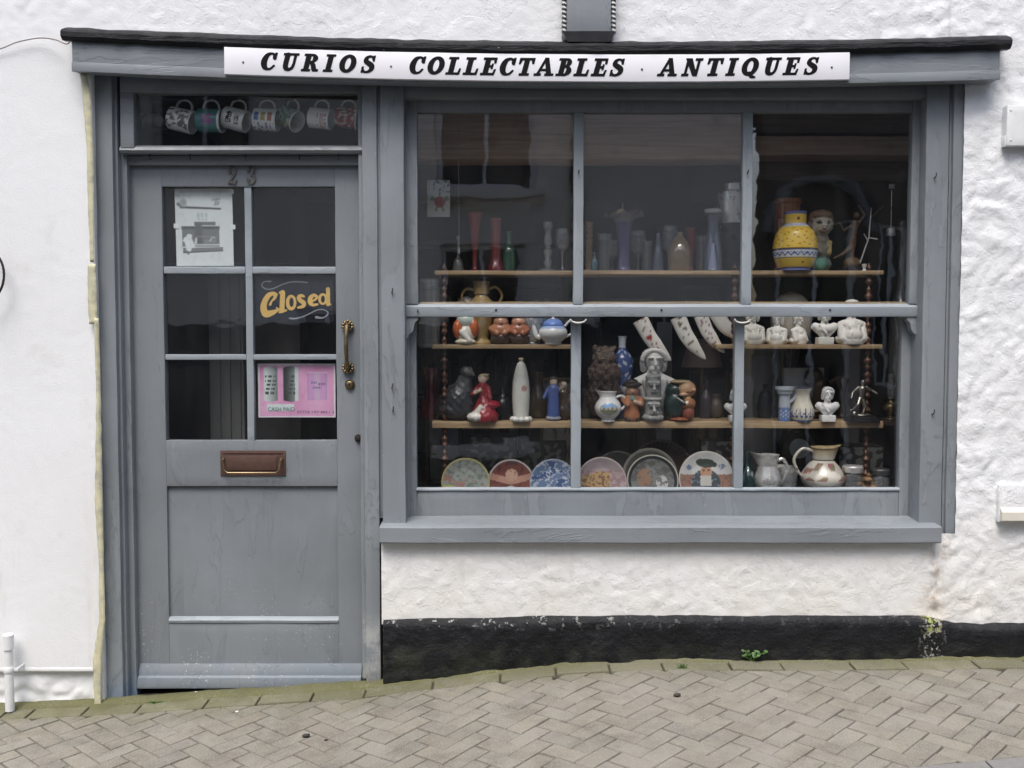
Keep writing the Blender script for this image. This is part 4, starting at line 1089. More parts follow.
vase('glass_decanter', 'rounded clear decanter with an amber band and pale swags', 'decanter', 678.5, .31, S1, 232, [(.2, 0), (.28, .1), (.31, .35), (.29, .55), (.2, .75), (.08, .9), (.08, 1)], None, ware_glass('amber banded glass', (.8, .62, .4), .05, .65))
o_ = thing('hurricane_vase', 'tall waisted pale violet glass vase with a bright flat rim', 'vase', (X(711.5, .31), .31, S1)); h_ = Z(209.5, .31) - S1
MB().lathe([(r * h_, z * h_) for r, z in smoothprof([(.2, 0), (.16, .04), (.155, .3), (.10, .62), (.09, .8), (.12, .93)])], 40, (o_.location.x, .31, S1)).build('body', GM, o_)
MB().lathe([(.12 * h_, .93 * h_), (.15 * h_, .95 * h_), (.15 * h_, h_), (.10 * h_, h_), (.10 * h_, .94 * h_)], 40, (o_.location.x, .31, S1), WHT).build('rim', ware_glass('frosted rim glass', (.95, .95, .95), .2, 1.4), o_)
MB().lathe([(.07 * h_, .03 * h_), (.055 * h_, .2 * h_), (.02 * h_, .45 * h_), (0, .46 * h_)], 20, (o_.location.x, .31, S1), (.75, .73, .85)).build('inner_spike', CERAMIC, o_)
o_ = thing('shaker', 'large dark cylinder with a dull silver upper half by the right glazing bar', 'shaker', (X(731, .40), .40, S1)); h_ = Z(184, .4) - S1
MB().lathe([(.17 * h_, 0), (.17 * h_, .55 * h_)], 32, (o_.location.x, .40, S1)).build('body', mat('dark glazed black', (.02, .02, .022), .3), o_)
MB().lathe([(.172 * h_, .55 * h_), (.172 * h_, .9 * h_), (.10 * h_, .93 * h_), (.10 * h_, h_), (0, h_)], 32, (o_.location.x, .40, S1)).build('cap', SILVER, o_)
def charger(a, t): return (.3, .24, .14)
# ---------------------------------------------------------------- top shelf, right pane
vase('wooden_tankard', 'tall brown coopered tankard behind the yellow majolica vase', 'tankard', 785, .40, S1, 199.5, [(.19, 0), (.19, .03), (.17, .05), (.17, .93), (.185, .95), (.185, 1)], lambda a, t: (.05, .02, .012) if (.1 < t < .16 or .80 < t < .84) else ((.20, .065, .022) if int(a * 6) % 2 else (.26, .09, .03)), CERAMIC, n=1)
YEL = (.74, .50, .07)
def majolica(a, t):
    b = a + math.pi / 2; b = (b + math.pi) % (2 * math.pi) - math.pi
    if t < .05 or t > .955: return (.16, .17, .38)
    if .37 > t > .345 or .20 < t < .218: return (.11, .07, .03)
    if .218 <= t <= .345:
        s = (b * 3.4 / 1.0) % 1; tri = abs(s - .5) * 2; v = (t - .218) / .127
        if abs(v - .2 - .5 * tri) < .13 or v > .92: return (.07, .11, .30)
        if abs(v - .75 + .4 * tri) < .06: return (.2, .25, .45)
        return (.70, .70, .66)
    if .735 < t < .80: return (.68, .68, .66) if math.sin(b * 30) * .5 + math.sin(t * 220) > -.2 else (.25, .32, .55)
    if .80 <= t < .955:
        if math.hypot(b * .18, t - .875) < .028: return (.20, .07, .02)
        return YEL
    if .39 < t < .72:
        u = math.sin(b * 13 + math.sin(t * 40) * .8) * math.sin(t * 56 + math.sin(b * 9))
        if u > .72: return (.36, .17, .03)
    if t < .19 and math.hypot(b * .35 - .05, t - .13) < .018: return (.2, .05, .02)
    return YEL
vase('majolica_vase', 'big yellow majolica jar with white zigzag band and violet foot', 'vase', 793, .285, S1, 212, [(.265, 0), (.265, .045), (.29, .07), (.355, .22), (.375, .345), (.37, .45), (.325, .63), (.24, .74), (.185, .79), (.18, .82), (.185, .95), (.19, 1)], majolica, CERAMIC, 120, n=14, open_=.95)
GD = (.20, .17, .13)
figure('carved_figure', 'tall weathered carved figure with grey face beside the yellow jar', 'figurine', 818.5, .31, S1, 209, [('e', (0, 0, .12), (.17, .14, .14), (.11, .16, .14)), ('e', (0, 0, .32), (.165, .13, .2), (.13, .13, .10)), ('e', (0, 0, .5), (.13, .11, .12), GD), ('e', (0, -.01, .74), (.17, .15, .2), (.36, .33, .27)), ('e', (0, .02, .89), (.19, .17, .10), (.16, .09, .05)), ('e', (-.15, .03, .78), (.06, .1, .15), (.16, .09, .05)), ('e', (.15, .03, .78), (.06, .1, .15), (.16, .09, .05)), ('e', (0, -.16, .71), (.03, .05, .06), (.36, .33, .27)), ('e', (0, -.14, .63), (.06, .04, .02), (.2, .12, .09)), ('e', (-.07, -.14, .77), (.035, .03, .02), (.07, .06, .05)), ('e', (.07, -.14, .77), (.035, .03, .02), (.07, .06, .05)), ('c', (.12, -.06, .45), (.1, -.12, .28), .045, .035, (.30, .22, .08)), ('c', (-.12, -.06, .45), (-.05, -.13, .3), .045, .035, GD), ('e', (-.05, -.1, .1), (.1, .07, .1), (.10, .25, .19))], res=52, k=.02, lump=.006)
BZ = (.11, .065, .035)
figure('bronze_dancer', 'thin bronze dancer holding a silvery branch on a dark block', 'figurine', 851, .32, S1, 205, [('c', (-.02, 0, .14), (-.02, 0, .38), .03, .045, BZ), ('c', (-.02, 0, .38), (.0, 0, .56), .055, .045, BZ), ('c', (.0, 0, .56), (.02, 0, .72), .04, .055, BZ), ('e', (.03, -.01, .84), (.045, .045, .055), BZ), ('c', (-.02, 0, .38), (-.17, -.03, .26), .045, .025, BZ), ('c', (-.17, -.03, .26), (-.3, .0, .2), .025, .012, BZ), ('c', (-.02, 0, .70), (-.16, -.02, .62), .025, .018, BZ), ('c', (-.16, -.02, .62), (-.24, -.04, .74), .018, .01, BZ), ('c', (.05, 0, .7), (.16, 0, .85), .025, .018, BZ), ('c', (.16, 0, .85), (.06, 0, 1.0), .016, .01, BZ), ('e', (-.02, 0, .12), (.13, .1, .1), (.13, .08, .03)), ('c', (.08, -.06, .12), (.2, -.08, .5), .012, .012, (.5, .5, .48)), ('c', (.2, -.08, .5), (.23, -.08, .95), .012, .008, (.5, .5, .48)), ('c', (.2, -.08, .5), (.32, -.08, .48), .01, .014, (.5, .5, .48)), ('c', (.22, -.08, .8), (.46, 0, 1.0), .009, .005, BZ), ('c', (.19, -.08, .45), (.12, -.09, .56), .01, .008, (.5, .5, .48))], BISQUE, res=90, k=.015, base=('box', (.2, .13, .07), None, BLACK))
vase('egg_cup', 'tiny white cup on the top shelf beside the right turned post', 'cup', 862, .27, S1, 264, [(.3, 0), (.28, .1), (.2, .3), (.35, .7), (.42, 1)], WHT, CERAMIC, 24)
vase('glass_bottle', 'tall narrow dark bottle at the far right of the window', 'bottle', 899, .40, S3, 220, [(.05, 0), (.055, .02), (.055, .5), (.03, .62), (.02, .7), (.02, .96), (.026, 1)], None, ware_glass('smoked grey glass', (.35, .36, .38), .03, .8))

# ---------------------------------------------------------------- middle shelf, left
figure('crouching_clown', 'white and orange china figure of a crouching child with a mop of red', 'figurine', 466, .30, S2, 318, [('e', (0, 0, .4), (.36, .3, .42), (.62, .6, .52)), ('e', (-.3, -.08, .58), (.2, .24, .36), (.46, .12, .045)), ('e', (.3, -.06, .62), (.2, .24, .36), (.46, .12, .045)), ('e', (0, .0, .9), (.36, .3, .3), (.50, .58, .52)), ('c', (-.1, -.3, .45), (.15, -.36, .15), .13, .1, (.74, .72, .68)), ('e', (0, -.2, .1), (.4, .25, .12), CRM)], CERAMIC, res=44, k=.05)
T, x_, h_ = jug('amphora', 'ochre two handled amphora rising behind the meeting rail on the left', 'amphora', 481.5, .33, S2, 281.5, [(.17, 0), (.16, .04), (.11, .1), (.17, .3), (.23, .52), (.2, .66), (.11, .76), (.09, .86), (.15, 1)], lambda a, t: (.34, .24, .10) if t < .85 else (.25, .17, .07), CERAMIC, 1, (.6, .86), .12, .022, 0)
MB().tube([Vector(p) for p in catmull([(x_ - .10 * h_, .33, S2 + .86 * h_), (x_ - .24 * h_, .33, S2 + .88 * h_), (x_ - .31 * h_, .33, S2 + .76 * h_), (x_ - .2 * h_, .33, S2 + .6 * h_)], 6)], .022 * h_, 10, (.34, .24, .10)).build('handle', CERAMIC, T)
vase('glass_jar', 'clear glass jar in the lower left corner of the upper sash', 'jar', 428.5, .30, S2, 279, [(.17, 0), (.18, .02), (.18, .9), (.16, .95), (.16, 1)], None, GC, n=2)
figure('china_dog', 'small cream china dog looking over the meeting rail beside the amphora', 'figurine', 466.5, .38, S2, 296, [('e', (0, .1, .3), (.22, .3, .3), CRM), ('e', (0, -.05, .85), (.16, .18, .14), WHT), ('e', (0, -.2, .8), (.08, .1, .07), WHT), ('c', (0, 0, .4), (0, -.03, .8), .17, .11, CRM), ('e', (-.14, 0, .88), (.05, .06, .1), (.3, .14, .06)), ('e', (.14, 0, .88), (.05, .06, .1), (.3, .14, .06))], CERAMIC)
tob = (.42, .17, .09)
for px, col, lab in ((501, (.40, .18, .10), 'ruddy brown toby jug, left of the pair on the left middle shelf'), (519, (.34, .13, .07), 'darker brown toby jug, right of the pair on the left middle shelf')):
    figure('toby_jug', lab, 'jug', px, .31, S2, 313, [('e', (0, 0, .2), (.34, .3, .24), (.07, .05, .04)), ('e', (0, 0, .45), (.36, .3, .28), col), ('e', (0, -.05, .72), (.24, .22, .2), (.50, .27, .17)), ('e', (0, 0, .9), (.3, .28, .1), (.10, .06, .045)), ('e', (0, -.27, .7), (.05, .07, .06), (.5, .25, .16)), ('c', (-.3, -.05, .5), (-.12, -.28, .36), .1, .08, col), ('c', (.3, -.05, .5), (.12, -.28, .36), .1, .08, col)], CERAMIC, group='brown toby jugs on the left middle shelf')
# glass basket
o_ = thing('glass_basket', 'cut glass basket between the toby jugs and the teapot', 'basket', (X(533, .33), .33, S2)); x_, h_ = o_.location.x, Z(318, .33) - S2
m = MB(); m.lathe([(r * h_, z * h_) for r, z in [(.3, 0), (.3, .05), (.25, .1), (.4, .6), (.55, 1.0), (.5, .98), (.36, .6), (.2, .15), (0, .14)]], 24, (x_, .33, S2)); m.build('bowl', ware_glass('cut crystal', (.8, .82, .84), .1, .9), o_)
m = MB(); m.tube([Vector((x_ + .5 * h_ * math.cos(a), .33, S2 + .9 * h_ + .6 * h_ * math.sin(a))) for a in [k * math.pi / 14 for k in range(15)]], .03 * h_, 8); m.build('handle', GC, o_)
# blue and white teapot
def tpc(a, t): return (.70, .71, .72) if t < .66 or t > .99 else ((.13, .22, .55) if math.sin(a * 9) * math.sin(t * 60) > -.55 else (.5, .58, .74))
tx, ty, th_ = X(553, .29), .29, Z(319, .29) - S2
T = thing('teapot', 'white china teapot with a blue domed lid on the left middle shelf', 'teapot', (tx, ty, S2))
m = MB(); m.lathe([(r * th_, z * th_) for r, z in smoothprof([(.34, 0), (.36, .03), (.32, .08), (.52, .3), (.56, .5), (.46, .68), (.3, .77)])], 48, (tx, ty, S2), lambda a, z, r: (.70, .71, .72) if z < .62 * th_ else (.35, .45, .68)); m.build('body', CERAMIC, T)
m = MB(); m.lathe([(r * th_, z * th_) for r, z in smoothprof([(.42, .70), (.40, .82), (.24, .98), (.07, 1.03), (.05, 1.08), (.09, 1.14), (0, 1.18)])], 40, (tx, ty, S2), lambda a, z, r: (.14, .24, .58) if z < 1.0 * th_ else (.7, .72, .75)); m.build('lid', CERAMIC, T)
MB().tube([Vector((tx + a * th_, ty, S2 + b * th_)) for a, b in catmull([(-.48, .28), (-.66, .34), (-.74, .6), (-.82, .9), (-.92, 1.02)], 6)], [.12 * th_ - .0025 * i * th_ for i in range(25)], 12, (.7, .71, .72)).build('spout', CERAMIC, T)
MB().tube([Vector((tx + a * th_, ty, S2 + b * th_)) for a, b in catmull([(.46, .72), (.66, .92), (.86, .84), (.84, .5), (.5, .3)], 6)], .05 * th_, 10, (.72, .73, .74)).build('handle', CERAMIC, T)

# ---------------------------------------------------------------- middle shelf, right: white busts
def head(zc, s, col, hair=None, curls=11, hr=1.0):
    hc = hair or col; q = lambda x, y, z: (x * s, y * s, zc + z * s)
    pr = [('e', q(0, 0, .02), (.105 * s, .13 * s, .145 * s), col), ('e', q(0, -.045, -.085), (.075 * s, .085 * s, .075 * s), col), ('c', q(0, -.125, .035), q(0, -.172, -.035), .012 * s, .022 * s, col), ('e', q(0, -.118, -.135), (.032 * s, .03 * s, .028 * s), col),
          ('e', q(-.05, -.118, .052), (.05 * s, .026 * s, .013 * s), col), ('e', q(.05, -.118, .052), (.05 * s, .026 * s, .013 * s), col), ('e', q(0, -.128, -.082), (.035 * s, .022 * s, .009 * s), col), ('e', q(0, -.124, -.102), (.03 * s, .022 * s, .010 * s), col),
          ('-e', q(-.048, -.142, .018), (.034 * s, .034 * s, .019 * s)), ('-e', q(.048, -.142, .018), (.034 * s, .034 * s, .019 * s)), ('e', q(0, .035, .065), (.122 * s * hr, .13 * s, .115 * s), hc)]
    for k in range(curls):
        a = math.pi * (k + .5) / curls; pr.append(('e', q(-.118 * hr * math.cos(a), -.045 - .035 * math.sin(a), .02 + .125 * math.sin(a)), (.033 * s, .038 * s, .033 * s), hc))
    for sg in (-1, 1): pr += [('e', q(sg * .112 * hr, .01, -.02), (.034 * s, .06 * s, .07 * s), hc), ('e', q(sg * .10 * hr, .04, -.08), (.04 * s, .055 * s, .05 * s), hc)]
    return pr
def bust(px, Y, zb, top, lab, kind=0, col=WHT, mat_=BISQUE, grp=None, rot=0, name='bust'):
    hd = .62 if kind == 1 else .0
    if kind == 0:      # head and shoulders on a socle
        pr = [('c', (0, 0, .19), (0, 0, .36), .13, .19, col), ('e', (0, .01, .45), (.36, .16, .10), col), ('c', (-.24, 0, .46), (-.05, -.04, .27), .11, .10, col), ('c', (.24, 0, .46), (.05, -.04, .27), .11, .10, col), ('e', (0, -.05, .40), (.22, .15, .14), col), ('c', (0, .01, .48), (0, 0, .62), .105, .09, col), ('c', (-.16, -.12, .5), (-.02, -.2, .3), .035, .03, col)]
        zc, s = .79, 1.24; base = ('box', (.2, .17, .19), col, mat_)
    else:              # draped half figure cut off at the waist
        pr = [('e', (0, 0, .12), (.38, .26, .14), col), ('c', (0, 0, .1), (0, 0, .4), .29, .22, col), ('e', (0, 0, .46), (.33, .17, .13), col), ('c', (-.25, -.02, .44), (-.24, -.12, .14), .09, .10, col), ('c', (.25, -.02, .44), (.24, -.12, .14), .09, .10, col), ('e', (0, -.1, .2), (.24, .2, .2), col), ('c', (0, .01, .52), (0, 0, .66), .1, .085, col), ('c', (-.1, -.2, .42), (.02, -.24, .1), .03, .03, col), ('c', (.12, -.19, .42), (.06, -.25, .1), .03, .03, col)]
        zc, s, base = .82, 1.05, None
    pr += head(zc, s, col)
    if kind == 2: pr += [('e', (0, .02, zc + .14), (.2, .2, .07), col), ('e', (.16, .1, zc), (.06, .1, .2), col)]
    if kind == 3: pr += [('e', (s_ * .14, .03, zc - .01), (.07, .1, .15), col) for s_ in (-1, 1)] + [('e', (0, -.02, zc + .15), (.15, .15, .07), col)]
    return figure(name, lab, 'bust', px, Y, zb, top, pr, mat_, rot, 72, .02, base, grp, lump=.002, body='bust_body')
bust(752, .30, S2, 310, 'white bisque bust with heaped hair, leftmost on the right middle shelf', 3, (.68, .66, .60))
bust(776, .31, S2, 314, 'white bisque veiled figure second from the left on the right middle shelf', 2, (.70, .68, .63), rot=-20)
bust(797, .32, S2, 315, 'slender white bisque figure turned sideways in the middle of the right middle shelf', 1, (.74, .72, .67), rot=35)
bust(823.5, .29, S2, 306, 'white bust on a waisted socle second from the right on the right middle shelf', 0, (.72, .71, .67))
bust(850, .30, S2, 301, 'broad white half figure in a coat, rightmost on the right middle shelf', 3, (.72, .70, .66))
vase('round_ornament', 'pale domed ornament behind the white figures, showing over the meeting rail', 'ornament', 790, .42, S2, 292, [(.2, 0), (.35, .2), (.38, .6), (.25, .9), (.05, 1)], (.45, .42, .36), BISQUE, open_=0)

# ---------------------------------------------------------------- hanging white china slippers
HR = MB(); zr_ = Z(311, .34); HR.tube([(X(578, .36), .36, zr_), (X(738, .36), .36, zr_)], .0035, 8); o_ = HR.build('hanging_rail', IRON, loc=(X(655, .36), .36, zr_)); tag(o_, 'thin rail behind the meeting rail from which white china horns hang', 'rail')
for px, py, L, w_, rot, lab, spr in ((651, 340, .19, .045, 28, 'white china horn painted with a red flower spray, hanging apart from the others', (.24, .05, .045)), (687, 338, .19, .045, 24, 'long white china horn with small dark sprigs, second hanging from the left', (.12, .10, .07)), (708, 334, .165, .04, 22, 'white china horn with a faded mauve flower, third hanging from the left', (.30, .14, .20)), (724, 326, .13, .045, 30, 'short plain white china horn, nearest the right glazing bar', None)):
    c = at(px, py, .33); m = MB(); n = 26; pts = []; rad = []; cols = []
    for i in range(n):
        t = i / (n - 1); s_ = (t - .5) * L
        pts.append(c + Vector((s_ * math.sin(R(rot)) + .075 * max(0, t - .35) ** 1.6, .0, -s_ * math.cos(R(rot))))); rad.append(w_ * .70 * (1 - .25 * t if t < .62 else (.845 * max(0, (1 - t) / .38) ** .62)) + .002)
    m.tube(pts, rad, 22, (.74, .72, .67))
    for v in m.v: v.y = c.y + (v.y - c.y) * .55
    m.c = [((spr if (noise.noise(v * 95 + Vector((px, 0, 0))) > .22 and v.y < .33 - .006 and abs(v.x - (c.x + (c.z - v.z) * math.tan(R(rot)))) < .018) else (.72, .70, .65)) if spr else (.68, .66, .61)) for v in m.v]
    if spr and px == 651:
        f0 = c + Vector((-.008, 0, .01))
        m.c = [((.34, .05, .05) if (math.hypot(v.x - f0.x, v.z - f0.z) < .011 and v.y < .33) else q) for v, q in zip(m.v, m.c)]
    tag(m.build('china_horn', CERAMIC, loc=c), lab, 'ornament', 'white china horns hanging in a row')

# ---------------------------------------------------------------- lower shelf
DG = (.045, .047, .05)
figure('pottery_bird', 'large dark grey glazed pottery bird on the lower left shelf', 'ornament', 459, .32, S3, 366, [('e', (0, 0, .34), (.34, .28, .36), DG), ('e', (-.05, 0, .2), (.36, .28, .2), DG), ('c', (.06, -.02, .5), (.13, -.05, .82), .22, .12, (.10, .105, .11)), ('e', (.15, -.08, .88), (.13, .14, .12), (.07, .072, .075)), ('c', (.2, -.15, .88), (.3, -.28, .84), .05, .02, (.12, .12, .12)), ('e', (-.3, .05, .3), (.12, .15, .3), (.03, .03, .032), -25)], CERAMIC, k=.05, lump=.008)
vase('glass_vase', 'dark red glass vase at the far left of the lower shelf', 'vase', 431, .38, S3, 368, [(.2, 0), (.22, .1), (.16, .35), (.12, .6), (.2, .9), (.22, 1)], None, ware_glass('deep red glass', (.35, .02, .03), .03, .9))
RD = (.25, .018, .026)
figure('crinoline_lady', 'china lady in a red crinoline with a white underskirt on the lower left shelf', 'figurine', 482.5, .28, S3, 374, [('c', (.04, 0, .12), (.03, 0, .5), .30, .12, RD), ('e', (-.12, -.13, .10), (.21, .17, .11), (.66, .63, .58)), ('c', (-.13, -.16, .12), (-.04, -.19, .30), .10, .05, (.64, .61, .56)), ('c', (.08, -.2, .1), (.06, -.12, .36), .05, .04, (.30, .03, .035)), ('c', (.22, -.14, .1), (.12, -.08, .36), .05, .04, (.20, .012, .02)), ('c', (.03, 0, .5), (.0, 0, .72), .10, .12, RD), ('e', (0, -.01, .88), (.09, .09, .1), (.66, .50, .40)), ('e', (.02, .03, .92), (.12, .1, .09), (.50, .38, .20)), ('c', (-.1, -.02, .7), (-.2, -.08, .58), .06, .05, RD), ('c', (-.2, -.08, .58), (-.06, -.15, .66), .04, .035, (.66, .5, .4)), ('c', (.11, -.02, .7), (.16, -.1, .5), .06, .05, RD), ('e', (.18, 0, .35), (.2, .2, .1), (.28, .015, .03)), ('e', (.03, 0, .97), (.12, .1, .03), (.42, .36, .24), 12)], CERAMIC, res=60, k=.03, lump=.008)
vase('dark_flask', 'squat black flask between the red lady and the white bottle', 'flask', 503, .36, S3, 376, [(.2, 0), (.22, .1), (.2, .4), (.07, .6), (.06, .95), (.08, 1)], (.015, .015, .018), CERAMIC)
# white madonna bottle
def mad(a, t):
    b = (a + math.pi / 2 + math.pi) % (2 * math.pi) - math.pi
    if t > .945: return (.42, .34, .24)
    if math.hypot((b - .35) * .13, (t - .52)) < .045: return (.48, .28, .24)
    return (.66, .66, .60)
mx_, mh = X(521, .275), Z(357.5, .275) - S3
T = thing('madonna_bottle', 'tall tapering white china bottle shaped like a robed woman on frilled feet', 'bottle', (mx_, .275, S3))
m = MB(); m.lathe([(r * mh, z * mh) for r, z in smoothprof([(.13, 0), (.12, .05), (.13, .2), (.14, .4), (.13, .6), (.10, .78), (.06, .9), (.03, .93), (.04, .96), (.035, .99), (0, 1)], 9)], 56, (mx_, .275, S3), lambda a, z, r: mad(a, z / mh)); m.build('body', CERAMIC, T)
m = MB(); sdf_mesh(m, [('e', (math.cos(a) * .13, math.sin(a) * .13, .035), (.05, .05, .045), (.68, .67, .62)) for a in [k * .785 for k in range(8)]], (mx_, .275, S3), mh, 40, .02); m.build('frilled_foot', CERAMIC, T, smooth=0)
BC = (.07, .11, .30)
figure('blue_figurine', 'small china figure in a blue coat near the left glazing bar of the lower sash', 'figurine', 553.5, .29, S3, 374, [('c', (0, 0, .08), (0, 0, .5), .14, .12, BC), ('e', (0, 0, .06), (.17, .15, .06), (.3, .3, .34)), ('c', (0, 0, .5), (0, 0, .68), .11, .12, (.10, .14, .34)), ('e', (0, -.01, .82), (.08, .08, .1), (.55, .42, .34)), ('e', (0, .02, .9), (.1, .1, .06), (.05, .04, .04)), ('c', (-.12, 0, .66), (-.2, -.05, .5), .05, .04, BC), ('c', (.12, 0, .66), (.22, -.08, .74), .05, .04, (.35, .30, .26)), ('e', (.24, -.08, .78), (.04, .04, .06), (.5, .45, .4))], CERAMIC, res=56, k=.025)
figure('brown_figurine', 'dim brown seated china figure beside the small blue coated one', 'figurine', 563, .34, S3, 380, [('e', (0, 0, .22), (.26, .22, .24), (.08, .06, .05)), ('c', (0, 0, .3), (0, 0, .65), .19, .16, (.13, .09, .07)), ('e', (0, -.02, .84), (.11, .11, .14), (.36, .25, .18)), ('c', (-.18, 0, .6), (-.22, -.18, .3), .07, .05, (.13, .09, .07)), ('c', (.18, 0, .6), (.2, -.18, .36), .07, .05, (.13, .09, .07))], CERAMIC)
o = figure('shaggy_owl', 'shaggy dark brown owl ornament behind the white picture jug', 'ornament', 604, .38, S3, 346, [('e', (0, 0, .3), (.24, .2, .3), (.05, .028, .02)), ('e', (0, 0, .62), (.22, .19, .2), (.075, .045, .032)), ('e', (0, 0, .84), (.15, .14, .15), (.12, .09, .07)), ('e', (-.1, 0, .95), (.05, .05, .06), (.1, .07, .05)), ('e', (.1, 0, .95), (.05, .05, .06), (.1, .07, .05))], BISQUE, res=60, k=.03, lump=.028)
for v in o.data.vertices: v.co += noise.noise_vector(v.co * 150) * .004
# white jug with an oval picture
def pic(a, t):
    b = (a + math.pi / 2 + math.pi) % (2 * math.pi) - math.pi; u, v = b / .72, (t - .44) / .20
    if u * u + v * v > 1: return (.76, .76, .75)
    if u * u + v * v > .86: return (.25, .25, .28)
    if v > .25 + .1 * math.sin(u * 5): return (.25, .42, .68)
    if v > -.25: return (.55, .48, .38) if math.sin(u * 14) > -.3 else (.22, .19, .15)
    return (.19, .25, .12) if v > -.6 else (.36, .33, .26)
T, x_, h_ = jug('picture_jug', 'round white cream jug with an oval view of buildings', 'jug', 608, .275, S3, 391.5, [(.24, 0), (.24, .04), (.20, .07), (.36, .22), (.45, .42), (.40, .62), (.28, .77), (.24, .86), (.30, 1)], pic, CERAMIC, 1, (.38, .80), .22, .045, .16, 128)
# little brown sailor toby
figure('sailor_toby', 'small brown toby figure in a dark hat with orange skirts beside the picture jug', 'figurine', 632, .285, S3, 379.5, [('e', (-.1, -.05, .05), (.09, .14, .05), (.03, .025, .02)), ('e', (.1, -.05, .05), (.09, .14, .05), (.03, .025, .02)), ('c', (0, 0, .12), (0, 0, .36), .2, .17, (.34, .14, .07)), ('e', (0, 0, .48), (.24, .19, .18), (.40, .18, .09)), ('e', (0, -.12, .54), (.08, .1, .09), (.20, .24, .20)), ('e', (0, -.02, .72), (.16, .15, .14), (.34, .19, .12)), ('e', (0, 0, .88), (.24, .22, .08), (.03, .022, .018)), ('e', (0, .02, .95), (.15, .15, .07), (.035, .025, .02)), ('c', (.2, -.02, .52), (.2, -.18, .42), .075, .06, (.40, .18, .09)), ('c', (.2, -.18, .42), (.05, -.22, .48), .05, .045, (.58, .42, .30)), ('c', (-.2, -.02, .52), (-.12, -.2, .40), .075, .06, (.36, .15, .08)), ('e', (0, -.17, .70), (.035, .04, .03), (.4, .22, .15)), ('c', (-.08, -.02, .05), (-.08, 0, .2), .06, .07, (.60, .56, .5)), ('c', (.08, -.02, .05), (.08, 0, .2), .06, .07, (.60, .56, .5))], CERAMIC, res=64, k=.02)
# blue and white tall vase
def delft(a, t):
    if .60 < t < .63 or t < .04: return (.05, .09, .26)
    q = math.sin(a * 6 + math.sin(t * 30)) * math.sin(t * 48 + math.cos(a * 5))
    if t > .86: return (.50, .54, .60)
    return (.05, .08, .22) if q > -.45 else (.40, .45, .55)
vase('delft_vase', 'tall narrow necked blue and white vase behind the dark hatted toby', 'vase', 622, .43, S3, 336, [(.11, 0), (.11, .05), (.10, .3), (.12, .5), (.14, .62), (.125, .74), (.05, .84), (.045, .95), (.055, 1)], delft, CERAMIC, 72, n=9)
# big grey bust of a man with full hair
GB_ = (.58, .58, .565)
pr = [('e', (0, .02, .1), (.22, .15, .12), GB_), ('e', (0, 0, .30), (.36, .18, .24), GB_), ('e', (-.27, .02, .40), (.15, .15, .15), GB_), ('e', (.27, .02, .40), (.15, .15, .15), GB_), ('c', (-.24, .0, .47), (-.06, 0, .58), .10, .08, GB_), ('c', (.24, .0, .47), (.06, 0, .58), .10, .08, GB_), ('c', (0, 0, .42), (0, -.01, .64), .12, .10, GB_),
      ('c', (-.13, -.13, .53), (-.04, -.19, .22), .05, .04, GB_), ('c', (.13, -.13, .53), (.04, -.19, .22), .05, .04, GB_)] + head(.795, 1.12, GB_, None, 13, 1.22)
figure('bust', 'large pale grey bust of a full haired man at the centre of the window', 'bust', 653.5, .35, S3, 347, pr, BISQUE, 0, 92, .02, lump=.002)
# stacked grey stone totem
TS = (.24, .24, .235)
pr = [('e', (0, 0, .08), (.24, .22, .1), TS), ('c', (0, 0, .12), (0, 0, .40), .18, .17, TS), ('e', (0, 0, .48), (.205, .19, .05), (.36, .36, .35)), ('c', (0, 0, .56), (0, 0, .86), .17, .165, TS), ('e', (0, 0, .95), (.17, .16, .06), (.34, .34, .33))]
for z_ in (.28, .74):
    pr += [('e', (-.07, -.18, z_ + .05), (.05, .04, .025), (.15, .15, .15)), ('e', (.07, -.18, z_ + .05), (.05, .04, .025), (.15, .15, .15)), ('c', (0, -.19, z_ + .05), (0, -.22, z_ - .04), .02, .035, (.4, .4, .39)), ('e', (0, -.19, z_ - .1), (.08, .04, .02), (.14, .14, .14)), ('c', (-.12, -.15, z_ + .1), (.12, -.15, z_ + .1), .025, .025, (.38, .38, .37))]
figure('stone_totem', 'grey carved stone totem of two stacked heads before the large bust', 'carving', 653, .275, S3, 374.5, pr, BISQUE, 0, 60, .02, lump=.006)
# green coated toby
GRN = (.018, .035, .03)
figure('green_toby', 'large toby jug of a grinning man in a dark green coat facing right', 'jug', 681, .285, S3, 380, [('e', (0, 0, .05), (.29, .24, .06), (.26, .08, .04)), ('e', (-.14, .04, .40), (.28, .28, .40), GRN), ('e', (-.14, .05, .74), (.24, .24, .22), GRN), ('e', (.16, -.1, .22), (.15, .18, .2), (.26, .08, .05)), ('e', (.14, -.12, .44), (.2, .2, .15), (.36, .15, .07)), ('e', (.12, -.08, .78), (.22, .22, .21), (.50, .31, .18)), ('e', (.26, -.24, .77), (.06, .08, .05), (.55, .30, .18)), ('e', (.17, -.26, .72), (.10, .05, .015), (.16, .05, .03)), ('e', (.03, -.24, .66), (.12, .06, .05), (.46, .27, .15)), ('e', (-.02, -.02, .96), (.26, .22, .05), (.50, .38, .22)), ('c', (-.2, -.1, .6), (.05, -.25, .44), .08, .06, GRN), ('e', (.1, -.26, .45), (.07, .06, .06), (.62, .52, .38)), ('e', (.22, -.16, .50), (.06, .05, .05), (.60, .50, .36)), ('e', (.14, -.22, .68), (.07, .03, .015), (.2, .07, .04)), ('e', (.08, -.22, .84), (.03, .02, .018), (.04, .03, .02)), ('e', (.18, -.2, .85), (.03, .02, .018), (.04, .03, .02)), ('e', (.12, -.14, .57), (.1, .12, .05), (.60, .45, .22))], CERAMIC, res=64, k=.02)
